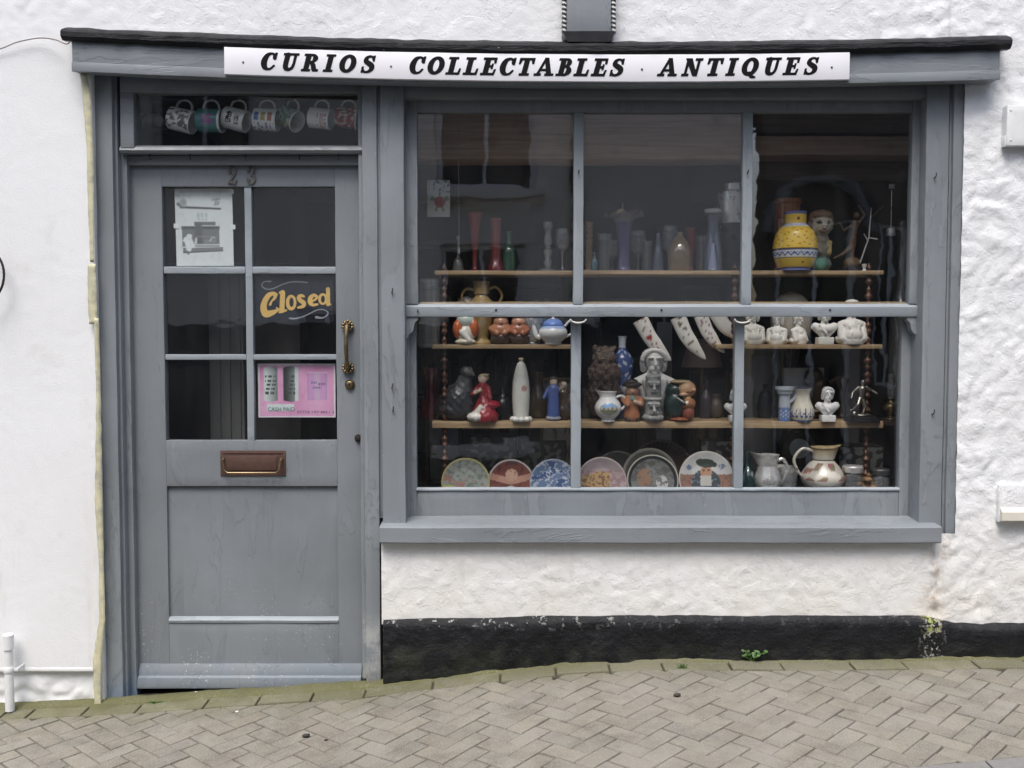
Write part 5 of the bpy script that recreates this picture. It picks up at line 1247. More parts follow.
bust(735.5, .27, S3, 389, 'small white bust half hidden by the right glazing bar, lower shelf', 0, (.72, .71, .68))
# cane shaped blue white pot + flared vase
T, x_, h_ = jug('cane_jug', 'narrow blue and white jug with a flat overhanging lip beside the cream vase', 'jug', 784.5, .285, S3, 386.5, [(.17, 0), (.17, .3), (.16, .7), (.17, .85), (.26, .9), (.26, 1)], lambda a, t: (.12, .2, .42) if (t < .38 and math.sin(a * 7) * math.sin(t * 60) > -.35) else (.48, .52, .58), CERAMIC, 1, (.55, .9), .12, .05, .02)
def flow(a, t):
    b = (a + math.pi / 2 + math.pi) % (2 * math.pi) - math.pi
    if t > .96: return (.04, .05, .10)
    if t < .05: return (.12, .17, .36)
    if .05 < t < .42:
        for k in range(-4, 5):
            q = b - k * .42; v = t - .2
            if abs(q - .5 * v * math.sin(k * 2)) < .035 and -.12 < v < .18: return (.06, .09, .25)
            if math.hypot((q - .12) * .35, v + .05) < .035 or math.hypot((q + .14) * .35, v - .03) < .025: return (.07, .1, .28)
    return (.66, .61, .50)
vase('flared_vase', 'cream waisted vase with dark blue sprigs and a dark rim', 'vase', 802.5, .285, S3, 387, [(.27, 0), (.30, .06), (.34, .18), (.33, .34), (.25, .55), (.20, .72), (.21, .84), (.27, .95), (.28, 1)], flow, CERAMIC, 110, n=10)
bust(827.5, .265, S3, 387, 'bright white glossy bust of a man on a square plinth', 0, (.80, .79, .78), CERAMIC)
figure('dark_sculpture', 'big dark bronze figure behind the bright white bust', 'sculpture', 816, .42, S3, 366, [('e', (0, 0, .12), (.3, .25, .13), BZ), ('c', (0, 0, .2), (.05, 0, .6), .22, .2, BZ), ('e', (-.05, 0, .78), (.18, .18, .2), BZ), ('c', (.1, 0, .6), (.4, 0, .75), .1, .06, BZ), ('c', (.4, 0, .75), (.5, 0, .5), .06, .04, BZ)], mat('patinated bronze', (.07, .05, .03), .35, .9, .3, 40), 0, 50, .05)
SV = (.5, .48, .43)
figure('footballer_statue', 'silvery statuette of a running footballer on a dark stepped base', 'statuette', 862, .275, S3, 379, [('c', (-.02, 0, .56), (.0, 0, .76), .075, .10, SV), ('e', (.01, -.01, .92), (.055, .06, .07), SV), ('c', (.01, 0, .8), (.01, 0, .88), .04, .04, SV), ('c', (.0, 0, .54), (.06, -.05, .36), .07, .05, SV), ('c', (.06, -.05, .36), (.03, .05, .17), .048, .03, SV), ('c', (.03, .05, .17), (.10, .0, .15), .03, .022, SV), ('c', (-.05, 0, .54), (-.13, -.1, .40), .07, .05, SV), ('c', (-.13, -.1, .40), (-.25, -.06, .26), .045, .03, SV), ('c', (-.25, -.06, .26), (-.30, -.12, .27), .03, .022, SV), ('c', (-.09, 0, .80), (-.22, 0, .68), .042, .032, SV), ('c', (-.22, 0, .68), (-.27, -.06, .55), .03, .022, SV), ('c', (.10, 0, .80), (.22, 0, .74), .042, .032, SV), ('c', (.22, 0, .74), (.33, -.05, .66), .03, .022, SV), ('e', (-.22, -.12, .19), (.065, .065, .065), SV), ('e', (0, 0, .15), (.22, .16, .05), (.15, .13, .11))], mat('pewter', (.36, .34, .30), .32, 1, .3, 50), 0, 90, .014, ('lathe', [(.42, 0), (.42, .05), (.36, .06), (.36, .11), (.3, .13)], None, BLACK), body='player')
MB_ = MB(); MB_.box(X(784, .43), X(824, .43), .42, .45, Z(382, .43), Z(369, .43), .002, lambda: 0) if False else MB_.box(X(784, .43), X(824, .43), .43, .47, S3, Z(368, .43), .003)
def box_c(v): return (.18, .22, .28) if NB(v * 60) > -.1 else (.4, .42, .42)
MB_.hascol = True; MB_.c = [box_c(v) for v in MB_.v]; tag(MB_.build('picture_box', BISQUE, loc=(X(803, .43), .43, S3)), 'grey blue printed box standing at the back behind the cream vase', 'box')
o_ = thing('brass_oil_lamp', 'small dim brass oil burner at the right end of the lower shelf', 'lamp', (X(891, .36), .36, S3)); x_ = o_.location.x
MB().lathe([(r, z) for r, z in smoothprof([(.03, 0), (.03, .006), (.012, .015), (.03, .04), (.032, .06), (.012, .075), (.014, .09)])], 28, (x_, .36, S3)).build('burner', BRASS, o_)
MB().lathe([(.013, .09), (.018, .11), (.012, .17), (.013, .19)], 24, (x_, .36, S3)).build('glass_chimney', GC, o_)
# the small shelf bracket that carries things right of the shelf end
MB().box(X(884.6, .3), X(912, .3), .30, .46, S3 - .02, S3 - .001, .002).build('shelf', DARKWOOD, SH)

# ---------------------------------------------------------------- plates along the window board
def nz(x, y, s, o=0):
    v = Vector((x * s, y * s, o)); return NB(v) * .75 + NB(v * 2.3) * .4 + NB(v * 5.1) * .25
def p1(x, y, r):
    if r > .93: return (.42, .36, .16)
    if y < -.1 and x < -.5: return (.48, .46, .14)
    if nz(x, y, 3, 1) > .18 and y < .3: return (.42, .24, .20)
    return (.34, .37, .34) if nz(x, y, 6, 2) > -.1 else (.22, .26, .22)
def p2(x, y, r):
    if r > .93: return (.46, .42, .40)
    if math.hypot(x - .02, y - .32) < .27: return (.60, .38, .27) if nz(x, y, 9) > -.3 else (.30, .15, .10)
    if abs(y - .05 - .25 * abs(x)) < .14: return (.55, .30, .22)
    if math.hypot(x, (y + .28) * 1.5) < .22: return (.6, .6, .62)
    return (.26, .08, .06) if nz(x, y, 4, 3) > -.1 else (.14, .07, .07)
def p3(x, y, r):
    q = nz(x * .8 + .3 * y, y - .4 * x, 3.2, 5)
    if abs(q - .1) < .07: return (.62, .66, .72)
    if r > .94: return (.3, .34, .42)
    return (.07, .13, .30) if q > .1 else (.15, .24, .42)
def p4(x, y, r):
    if r > .95: return (.55, .48, .45)
    if y > .45: return (.46, .38, .40)
    if x < .35 and y < .45 - .3 * abs(x): return (.58, .38, .17) if nz(x, y, 8, 7) > -.05 else (.26, .15, .09)
    return (.42, .26, .27) if nz(x, y, 5, 2) > 0 else (.50, .40, .40)
def p5(x, y, r):
    if r > .96: return (.55, .52, .44)
    if r > .84: return (.04, .04, .042)
    if math.hypot((x + .3) * 1.2, y - .12) < .36 and nz(x, y, 6, 4) > -.2: return (.36, .21, .13)
    if math.hypot((x - .38) * 1.3, (y + .1)) < .3 and nz(x, y, 5, 8) > -.1: return (.62, .62, .60)
    return (.16, .16, .15) if nz(x, y, 4, 1) > 0 else (.24, .25, .24)
def p6(x, y, r):
    if r > .965: return (.62, .58, .52)
    if math.hypot((x - .03) * .62, (y - .56 + .12 * x) * 1.5) < .24 and y > .40 + .1 * x: return (.07, .085, .075)
    if math.hypot((x - .02) * 1.05, y - .26) < .22:
        if abs(y - .31) < .03 and abs(abs(x - .02) - .09) < .035: return (.08, .05, .04)
        return (.60, .34, .21) if y > .12 else (.66, .62, .56)
    if abs(x) < .2 and -.25 < y < .12: return (.68, .65, .60)
    if math.hypot(x + .60, (y - .42) * 1.2) < .12 or math.hypot(x - .58, (y - .44) * 1.2) < .12: return (.20, .27, .42) if nz(x, y, 14, 3) > -.15 else (.60, .62, .66)
    if math.hypot(x * .95, y + .15) < .50: return (.09, .11, .12) if nz(x, y, 7, 2) > -.25 else (.26, .32, .42)
    if y < .16: return (.36, .20, .14) if nz(x, y, 9, 1) > -.2 else (.29, .15, .11)
    return (.70, .70, .69)
def pdark(x, y, r): return (.045, .045, .045) if r < .93 else (.09, .085, .075)
def pbrown(x, y, r): return (.09, .05, .035) if int(math.atan2(y, x) * 12) % 2 and r > .75 else ((.05, .035, .028) if r < .95 else (.16, .10, .07))
def pgrey(x, y, r): return (.22, .215, .19) if r > .9 else (.12, .115, .10)
for px, top, rp, Y, tilt, fn, lab in ((465.5, 458.5, 24.5, .20, 12, p1, 'gilt rimmed plate with a pale landscape, leftmost of the standing plates'), (511, 457, 23.5, .215, 10, p2, 'red brown plate painted with a plump fair child, second from the left'),
                                      (553.5, 459, 24, .20, 12, p3, 'blue plate with white swirls beside the left glazing bar'), (602, 460, 25, .20, 12, p4, 'cream and pink plate with golden buildings right of the left glazing bar'),
                                      (653, 458, 26, .205, 12, p5, 'black rimmed plate with brown and white animals, second from the right'), (707, 457.5, 28, .20, 12, p6, 'white and terracotta plate with a face under a dark hat, rightmost of the plates'),
                                      (618, 453, 26, .30, 8, pdark, 'plain dark plate behind the cream and pink one'), (662, 444, 31, .34, 8, pbrown, 'large dark brown fluted charger standing behind the other plates'), (650, 451, 28, .27, 9, pgrey, 'grey plate right behind the black rimmed one')):
    r_ = rp * MPP(Y); m = MB(); zb_ = zwb + .001; Mx = Matrix.Translation((X(px, Y, 475), Y, zb_)) @ Matrix.Rotation(R(-tilt), 4, 'X') @ Matrix.Translation((0, 0, r_)) @ Matrix.Rotation(R(90), 4, 'X')
    rings = 34; prof = []
    for i in range(rings + 1):
        t = 1 - i / rings; prof.append((r_ * t, .016 * min(1, max(0, (t - .55) / .4)) ** 1.3))
    back = [(r_ * .5, -.007), (r_ * .56, -.004), (r_ * .985, .011)]
    m.lathe(back + prof, 112, m=Mx, col=lambda a, z, r: tuple(.72 * q + .06 * sum(fn(r / r_ * math.cos(a), r / r_ * math.sin(a), r / r_)) / 3 for q in fn(r / r_ * math.cos(a), r / r_ * math.sin(a), r / r_)))
    tag(m.build('collector_plate', CERAMIC, loc=(X(px, Y, 475), Y, zb_)), lab, 'plate', 'plates standing along the window board')
# ---------------------------------------------------------------- jugs and glass on the right of the board
zq = zwb
T, x_, h_ = jug('pewter_jug', 'tarnished silver jug with a tall lip right of the glazing bar on the window board', 'jug', 768.5, .21, zq, 454.5, [(.24, 0), (.22, .05), (.16, .12), (.2, .3), (.25, .5), (.2, .7), (.17, .85), (.22, 1)], None, SILVER, 1, (.4, .86), .16, .035, .14)
vase('glass_tumbler', 'clear glass tumbler beside the silver jug', 'glass', 789.5, .20, zq, 468, [(.17, 0), (.19, .02), (.23, .98), (.24, 1)], None, GC, n=1)
def rose(a, t):
    v = Vector((math.cos(a) * 1.1, math.sin(a) * 1.1, t * 3.2)); q = NB(v * 1.9 + Vector((4, 2, 0)))
    if .45 < t < .74 and q > .12: return (.36, .13, .15) if NB(v * 7) > 0 else (.22, .22, .12)
    if t < .26: return (.42, .36, .27)
    if t > .93: return (.46, .36, .20)
    return (.57, .54, .47)
jug('wash_jug', 'large cream pitcher with rose sprays and a scrolled handle on the window board', 'jug', 824, .22, zq, 447, [(.22, 0), (.22, .05), (.17, .12), (.2, .22), (.33, .38), (.36, .52), (.25, .70), (.145, .80), (.14, .90), (.21, 1)], lambda a, t: tuple(.80 * q for q in rose(a, t)), CERAMIC, -1, (.5, .92), .15, .026, .10, 128)
for px, top, lab in ((852.5, 465.5, 'glass jar with a pale metal lid near the right end of the window board'), (880, 468.5, 'glass jar with a dark metal lid at the right end of the window board')):
    o_ = thing('lidded_jar', lab, 'jar', (X(px, .20, 480), .20, zq)); h_ = Z(top, .2) - zq
    MB().lathe([(r * h_, z * h_) for r, z in [(.2, 0), (.23, .03), (.23, .78), (.19, .84)]], 28, (o_.location.x, .20, zq)).build('body', GC, o_)
    MB().lathe([(.24 * h_, .84 * h_), (.25 * h_, .86 * h_), (.25 * h_, .97 * h_), (.22 * h_, h_), (0, h_)], 28, (o_.location.x, .20, zq)).build('lid', SILVER if px < 870 else mat('dark tin lid', (.12, .12, .12), .4, .8), o_)
figure('pine_cone', 'brown frilly dried pod between the two lidded jars', 'ornament', 867, .22, zq, 470, [('e', (0, 0, .4), (.32, .3, .42), (.20, .11, .05))] + [('e', (.28 * math.cos(k * 2.4), .28 * math.sin(k * 2.4), .1 + .045 * k), (.12, .12, .07), (.24, .14, .06)) for k in range(18)], BISQUE)
vase('glass_bottle', 'dark teal bottle hidden behind the right glazing bar on the window board', 'bottle', 748.5, .24, zq, 450, bott, None, ware_glass('dark teal glass', (.04, .16, .16), .04, .9))
vase('sugar_bowl', 'silver footed bowl behind the tarnished silver jug', 'bowl', 778, .27, zq, 466, [(.25, 0), (.22, .06), (.12, .14), (.34, .4), (.4, .8), (.42, 1)], None, SILVER)
# ---------------------------------------------------------------- card in the top left pane
cx0, cx1, cz0, cz1 = X(427, .30, 200), X(450, .30, 200), Z(217, .30), Z(180, .30)
ncx, ncz = 46, 74; m = MB(); vs = []; cs = []; fs = []
for i in range(ncx + 1):
    for k in range(ncz + 1):
        u, v = i / ncx, k / ncz; vs.append((cx0 + (cx1 - cx0) * u, .30, cz0 + (cz1 - cz0) * v))
        r1 = math.hypot((u - .55) * .62, v - .40); c_ = (.36, .38, .36)
        if r1 < .15: c_ = (.22, .03, .05) if nz(u, v, 9, 3) > -.2 else (.32, .12, .13)
        elif r1 < .27 and math.sin(math.atan2(v - .4, u - .55) * 5) > .55: c_ = (.12, .17, .12)
        elif v > .66 and nz(u, v, 8, 9) > .2: c_ = (.10, .11, .11)
        cs.append(c_)
for i in range(ncx):
    for k in range(ncz): a = i * (ncz + 1) + k; fs.append((a, a + ncz + 1, a + ncz + 2, a + 1))
m.add(vs, fs, cs); o_ = m.build('rose_card', BISQUE, loc=((cx0 + cx1) / 2, .30, cz0)); s_ = o_.modifiers.new('thick', 'SOLIDIFY'); s_.thickness = .0015
tag(o_, 'small pale card with a red rose hanging in the upper left pane', 'card')
m = MB(); m.tube([(X(458.5, .29, 200), .29, Z(100, .29)), (X(459, .29, 200), .29, Z(252, .29))], .0009, 5); m.lathe([(.0035, 0), (.005, .012), (.001, .03)], 10, (X(459, .29, 252), .29, Z(254, .29)))
tag(m.build('hanging_thread', mat('pale nylon thread', (.3, .3, .3), .5), loc=(X(459, .29), .29, Z(252, .29))), 'pale thread with a glass drop hanging in front of the ruby glass', 'thread')
m = MB(); xq = X(891.5, .34, 200); m.tube([(xq, .34, Z(190, .34)), (xq, .34, Z(228, .34))], .0016, 6); m.box(xq - .011, xq + .011, .337, .343, Z(189, .34), Z(184, .34), .002); m.lathe([(.018, 0), (.02, .004), (.016, .03), (0, .034)], 18, (xq, .34, Z(236, .34)))
tag(m.build('hanging_tool', SILVER, loc=(xq, .34, Z(236, .34))), 'thin silvery rod with a weighted foot hanging at the far right of the upper window', 'ornament')

# ================================================================= mugs in the fanlight
YM = .128
zrl = Z(99.5, YM); m = MB(); m.tube([(X(134, YM, 100), YM, zrl), (X(364, YM, 100), YM, zrl)], .004, 10); tag(m.build('mug_rail', IRON, loc=(X(250, YM), YM, zrl)), 'dark rail across the fanlight on which the mugs hang', 'rail')
def mugc(kind):
    W_ = (.86, .86, .83)
    def f(b, t):      # b angle from the side facing the street, t along the axis
        if t < .03 or t > .95: return W_
        q = NB(Vector((b * 3, t * 5, kind)))
        if kind == 0: return (.20, .19, .18) if (abs(b) < .9 and ((t > .55 and q > -.1) or (t < .5 and q > .12))) else W_
        if kind == 1: return (.36, .15, .32) if (abs(b) < .4 and .3 < t < .75 and q > -.2) else ((.10, .27, .27) if t < .9 else W_)
        if kind == 2: return (.06, .06, .06) if (abs(b) < .55 and abs(t - (.38 if b > -.1 else .36)) < .11 or abs(b + .1) < .4 and abs(t - .72) < .1) and NB(Vector((b * 9, t * 14, 3))) > -.15 else W_
        if kind == 3: return ((.06, .12, .36) if t < .35 else (.50, .36, .07) if t < .62 else (.42, .13, .05)) if (-.2 < b < .55 and (t * 3.4 % 1) > .35 and t > .12) else ((.25, .22, .3) if b < -.45 and (t * 6 % 1) > .5 and q > 0 else W_)
        if kind == 4: return (.09, .20, .12) if q > .05 else ((.42, .30, .10) if b < -.3 and q > -.2 else (.34, .42, .36))
        if kind == 5: return (.40, .16, .09) if (b < .3 and t > .45 and (t * 9 % 1) > .45 and q > -.2) else W_
        return (.30, .04, .05) if q < .12 else (.58, .52, .44)
    return f
MUGL = ['white mug with grey sketches, leftmost of the seven hanging mugs', 'teal mug with a purple square, second from the left in the fanlight', 'white mug with bold black lettering like marks, third from the left in the fanlight', 'white mug with blue, yellow and red figures in the middle of the fanlight row', 'steeply tilted green mug with foliage, third from the right in the fanlight', 'white mug with faint orange stripes, second from the right in the fanlight', 'dark red patterned mug, rightmost of the hanging mugs']
for k, (px, tl, yaw, sz) in enumerate(((186.5, 14, 8, 1.02), (212, 4, 6, 1.02), (240.5, 15, 9, .98), (268, 5, 5, .98), (295, 24, 28, .95), (323, 8, 10, .92), (350, 9, 4, .9))):
    cx_ = X(px, YM, 117); T = thing('mug', MUGL[k], 'mug', (cx_, YM, zrl), 'mugs hanging by their handles in the fanlight')
    Lm, rm_ = .096 * sz, .044 * sz; hh = .020
    # local: axis +z of the mug -> world +x, handle (+x of the mug) -> world up
    B = Matrix(((0, 0, 1), (0, 1, 0), (1, 0, 0))).to_4x4()
    M_ = Matrix.Translation((cx_, YM, zrl - .004)) @ Matrix.Rotation(R(-yaw), 4, 'Z') @ Matrix.Rotation(R(tl), 4, 'Y') @ Matrix.Translation((0, 0, -rm_ - .031 * sz)) @ B
    fn = mugc(k); P = [(rm_ * .8, -Lm / 2), (rm_ * .96, -Lm / 2 + .004)] + [(rm_ * (.97 + .03 * i / 20), -Lm / 2 + .004 + (Lm - .006) * i / 20) for i in range(21)] + [(rm_ * .96, Lm / 2), (rm_ * .92, Lm / 2 - .003), (rm_ * .9, -Lm / 2 + .012), (0, -Lm / 2 + .011)]
    m = MB(); m.lathe(P, 64, m=M_, col=lambda a, z, r: fn((a + math.pi / 2 + math.pi) % (2 * math.pi) - math.pi, z / Lm + .5)); m.build('body', CERAMIC, T)
    m = MB(); m.tube([Vector((rm_ * .95 + .034 * sz * math.sin(q) ** .8, 0, -.0 + .031 * sz * math.cos(q))) for q in [.02 + i * 3.1 / 18 for i in range(19)]], .0048 * sz, 10, (.62, .62, .59), m=M_); m.build('handle', CERAMIC, T)
figure('shell_ornament', 'dim grey shell like ornament at the left end of the fanlight', 'ornament', 157, .2, Z(129, .2), 108, [('e', (0, 0, .4), (.5, .3, .32), (.22, .21, .19), 15), ('e', (.35, -.05, .3), (.3, .25, .28), (.30, .29, .26)), ('e', (-.4, 0, .62), (.25, .2, .2), (.16, .16, .17))], BISQUE, lump=.02)
MB().box(X(134, .2), X(175, .2), .165, .23, Z(129, .2) - .012, Z(129, .2), .002).build('reveal_ledge', ROOMDARK, BLD)

# ================================================================= notices behind the door glass
YP = YD + .030
def sheet(name, T, px0, px1, py0, py1, fn, nx, ny, y=YP, mat_=None, skew=0):
    a, b = X(px0, y, (py0 + py1) / 2), X(px1, y, (py0 + py1) / 2); z1, z0 = Z(py0, y), Z(py1, y)
    u, v = np.meshgrid(np.linspace(0, 1, nx + 1), np.linspace(0, 1, ny + 1), indexing='ij'); col = fn(u, v)
    vs = [(a + (b - a) * uu + skew * (vv - .5), y + .0012 * math.sin(uu * 5 + vv * 3), z0 + (z1 - z0) * vv) for uu, vv in zip(u.ravel(), v.ravel())]
    fs = [(i * (ny + 1) + k, (i + 1) * (ny + 1) + k, (i + 1) * (ny + 1) + k + 1, i * (ny + 1) + k + 1) for i in range(nx) for k in range(ny)]
    m = MB(); m.add(vs, fs, [tuple(c) for c in col.reshape(-1, 3)]); o = m.build(name, mat_ or BISQUE, T); s_ = o.modifiers.new('thick', 'SOLIDIFY'); s_.thickness = .0004; return o
def put(col, field, c, soft=.006):
    k = np.clip(.5 - field / soft, 0, 1)[..., None]; return col * (1 - k) + np.array(c) * k
# poster 1: monochrome picture of an old range with a white clad cook
def fld(prims, u, v, asp): return glyph_field(prims, u, v * asp)
def poster1(u, v):
    A = 1.345; col = np.zeros(u.shape + (3,)) + np.array((.70, .755, .76)); q = lambda pr, c, s_=.012: put(col, fld(pr, u, v, A), c, s_)
    Yv = lambda t: t * A
    col = q([('p', [(.08, Yv(.745)), (.80, Yv(.725)), (.80, Yv(.75)), (.10, Yv(.775))])], (.10, .11, .12)); col = q([('s', [(.06, Yv(.80), .03), (.12, Yv(.76), .02)])], (.14, .15, .15), .03)
    col = q([('o', .15, Yv(.82), .055, .07)], (.38, .42, .42), .04); col = q([('s', [(.70, Yv(.79), .015), (.73, Yv(.87), .012)]), ('s', [(.66, Yv(.855), .012), (.78, Yv(.865), .012)]), ('s', [(.74, Yv(.80), .02), (.76, Yv(.83), .015)])], (.26, .30, .30), .03)
    for i in range(3): col = q([('o', .40 + .07 * i, Yv(.655), .025, .05), ('o', .42 + .06 * i, Yv(.60), .02, .02)], (.50, .57, .57), .02)
    col = q([('r', .33, .70, Yv(.525), Yv(.57))], (.16, .18, .18)); col = q([('r', .10, .77, Yv(.47), Yv(.515))], (.10, .11, .115)); col = q([('r', .11, .76, Yv(.25), Yv(.475))], (.19, .205, .21))
    col = q([('r', .34, .46, Yv(.28), Yv(.56))], (.13, .14, .145), .05); col = q([('r', .50, .70, Yv(.30), Yv(.34)), ('r', .36, .72, Yv(.375), Yv(.385))], (.27, .29, .29), .02)
    col = q([('r', .30, .76, Yv(.265), Yv(.285))], (.55, .6, .6), .01); col = q([('p', [(.12, Yv(.17)), (.82, Yv(.195)), (.82, Yv(.245)), (.12, Yv(.235))])], (.21, .23, .235)); col = q([('p', [(.12, Yv(.165)), (.82, Yv(.19)), (.82, Yv(.20)), (.12, Yv(.18))])], (.07, .07, .075))
    col = q([('o', .235, Yv(.385), .05, .04), ('s', [(.18, Yv(.345), .045), (.22, Yv(.27), .055), (.22, Yv(.22), .045)]), ('s', [(.25, Yv(.35), .03), (.30, Yv(.255), .03)]), ('s', [(.20, Yv(.35), .03), (.14, Yv(.33), .02)])], (.74, .80, .82), .02)
    col = q([('s', [(.20, Yv(.185), .018), (.21, Yv(.16), .018)])], (.16, .16, .16), .02); col = q([('s', [(.345, Yv(.30), .022), (.355, Yv(.355), .015)])], (.66, .72, .72), .02)
    col = q([('s', [(.60, Yv(.33), .015), (.64, Yv(.37), .012), (.68, Yv(.36), .01)])], (.46, .5, .5), .02); return col
T = thing('range_poster', 'pale photocopied sheet showing an old kitchen range and a white clad cook', 'poster', at(204, 266, YP))
sheet('sheet', T, 175.5, 233, 188.5, 266, poster1, 130, 175, skew=-.004)
for px, py in ((177, 192), (231.5, 191.5), (176, 226), (233, 227)):
    p_ = at(px, py, YP - .002); MB().box(p_.x - .009, p_.x + .009, p_.y - .0004, p_.y + .0004, p_.z - .009, p_.z + .009, 0).build('tape_tab', PAPER, T)
# poster 2: pink notice with tins and a beaker
def poster2(u, v):
    A = .70; col = np.zeros(u.shape + (3,)) + np.array((.74, .38, .60)); vv = v * A
    col += (np.sin(u * 9 + 1)[..., None] * np.sin(v * 5)[..., None]) * np.array((.03, .06, .05))
    col = np.where(((u < .025) | (u > .975) | (v < .03) | (v > .965))[..., None], np.array((.80, .74, .80)), col)
    for cx_, w_, dark in ((.165, .088, 0), (.425, .098, 1)):
        s_ = np.clip((u - cx_) / w_, -1, 1); sh = (.52 - .34 * s_ if not dark else .16 + .20 * np.clip(s_, -1, .45) + .55 * (s_ > .5)); sh = np.clip(sh, .05, .72)
        tin = np.stack([sh * .88, sh * 1.0, sh * .98], -1); f = np.maximum(np.abs(u - cx_) - w_, np.maximum(.20 + .02 * np.abs(s_) - .02 - vv + .02, vv - .645 - .02 * (1 - s_ ** 2)))
        k = np.clip(.5 - f / .01, 0, 1)[..., None]; col = col * (1 - k) + tin * k
        for r_, (ya, yb2) in enumerate(((.52, .545), (.46, .49), (.41, .44), (.36, .385), (.30, .335))):
            tx_ = ((np.sin(u * 190 + r_ * 2) + np.sin(u * 87 + r_)) > -.2) & (np.abs(u - cx_) < w_ * (.8 - .2 * dark)) & (vv > ya) & (vv < yb2); col = np.where(tx_[..., None], np.array((.06, .08, .08)), col)
    bk = np.maximum(np.abs(u - .765) - .125 - .01 * (vv - .4), np.maximum(.225 - vv, vv - .585)); k = np.clip(.5 - bk / .012, 0, 1)[..., None]; s_ = np.abs(u - .765) / .125
    lil = np.stack([.60 - .2 * (s_ > .86), .34 + .1 * (s_ < .3) - .05 * (s_ > .86), .62 - .08 * (s_ > .86)], -1); col = col * (1 - .8 * k) + lil * .8 * k
    for (xa, xb, ya, yb2) in ((.68, .76, .44, .465), (.78, .87, .42, .45), (.70, .82, .375, .40)):
        tx_ = (u > xa) & (u < xb) & (vv > ya) & (vv < yb2) & (np.sin(u * 200) > -.5); col = np.where(tx_[..., None], np.array((.22, .16, .36)), col)
    bar = (u > .64) & (u < .9) & (vv > .575) & (vv < .592); col = np.where(bar[..., None], np.array((.70, .52, .70)), col)
    lab = (u > .115) & (u < .465) & (vv > .085) & (vv < .175); return np.where(lab[..., None], np.array((.70, .76, .76)), col)
T = thing('cash_notice', 'pink notice with two grey tins and a lilac beaker reading CASH PAID', 'notice', at(296, 417, YP))
sheet('sheet', T, 258, 335.5, 363.5, 417.5, poster2, 190, 130, skew=.0)
def text(s_, size, px, py, y, mat_, T, name='lettering', spacing=1.0):
    cu = bpy.data.curves.new('tmp', 'FONT'); cu.body = s_; cu.size = size; cu.space_character = spacing; cu.resolution_u = 3
    to = bpy.data.objects.new('tmp', cu); C.objects.link(to); dg = bpy.context.evaluated_depsgraph_get(); me = bpy.data.meshes.new_from_object(to.evaluated_get(dg))
    p_ = at(px, py, y); m = MB(); m.add([(p_.x + v.co.x, p_.y, p_.z + v.co.y) for v in me.vertices], [tuple(f.vertices) for f in me.polygons]); bpy.data.objects.remove(to); bpy.data.meshes.remove(me)
    return m.build(name, mat_, T, smooth=0)
text('CASH PAID', .0215, 267.5, 411, YP - .0022, mat('teal print', (.05, .16, .16), .6), T); text('07778 197 8851 6', .0145, 297.5, 413.4, YP - .0022, mat('dark violet print', (.10, .05, .16), .6), T, 'lettering', 1.35)
# Closed sign: gilt lettering on a dark plate
CS = thing('closed_sign', 'black plate with gilt lettering reading Closed between two pale flourishes', 'sign', at(294, 322, YP))
MB().box(X(255.5, YP, 300), X(333.5, YP, 300), YP, YP + .004, Z(322.5, YP), Z(275.5, YP), .001).build('plate', mat('blue black sign plate', (.012, .016, .026), .35), CS)
def signpart(name, prims, mat_, x0, x1, y0, y1):
    vs, fs = glyph_mesh(prims, x0, x1, y0, y1, 7); m = MB(); n = len(vs); fr = [at(245 + x / 10.24, 265 + y / 10.24, YP - .0016) for x, y in vs]; cnt = {}
    for f in fs:
        for a, b in zip(f, f[1:] + f[:1]): cnt[(a, b)] = 1
    m.add(fr + [p + Vector((0, .0012, 0)) for p in fr], fs + [(a, a + n, b + n, b) for (a, b) in cnt if (b, a) not in cnt]); m.build(name, mat_, CS, smooth=0)
LET = [('o', 472, 385, 54, 80), ('-o', 476, 382, 23, 48), ]
d_ = [('o', 795, 348, 46, 60), ('-o', 798, 350, 20, 37), ('s', [(850, 245, 19), (850, 400, 21)]), ('s', [(832, 247, 8), (852, 243, 12)]), ('s', [(842, 404, 10), (878, 402, 8)])]
C_ = [('s', [(328, 302, 9), (292, 290, 17), (240, 312, 25), (200, 380, 29), (190, 445, 33), (215, 500, 36), (280, 487, 26), (345, 458, 11)]), ('s', [(312, 306, 20), (302, 340, 14), (272, 372, 9), (258, 405, 13)]), ('s', [(345, 455, 10), (322, 438, 8)])]
l_ = [('s', [(352, 285, 9), (385, 276, 21)]), ('s', [(386, 285, 25), (377, 466, 26)]), ('s', [(352, 486, 9), (422, 464, 11)])]
s__ = [('s', [(602, 322, 12), (575, 312, 16), (550, 332, 20), (565, 362, 22), (602, 388, 21), (594, 422, 18), (545, 436, 12)])]
e_ = [('s', [(735, 322, 14), (705, 308, 16), (672, 335, 22), (664, 378, 22), (692, 408, 16), (742, 402, 11)]), ('s', [(738, 322, 13), (728, 345, 13), (690, 372, 9)])]
for g_, a, b in ((C_, 140, 365), (l_, 335, 440), (LET, 405, 540), (s__, 515, 640), (e_, 630, 760), (d_, 735, 900)): signpart('letter', g_, GOLD, a, b, 220, 560)
signpart('flourish', [('s', [(262, 168, 9), (195, 172, 5), (172, 210, 5), (215, 246, 5), (290, 240, 5), (380, 200, 5), (470, 174, 7), (560, 172, 8), (640, 180, 7)])], PALEINK, 150, 660, 140, 265)
signpart('flourish', [('s', [(458, 545, 9), (520, 548, 7), (620, 518, 5), (720, 468, 5), (790, 455, 5), (846, 482, 5), (840, 515, 6), (790, 542, 8), (730, 535, 14)])], PALEINK, 440, 870, 440, 570)

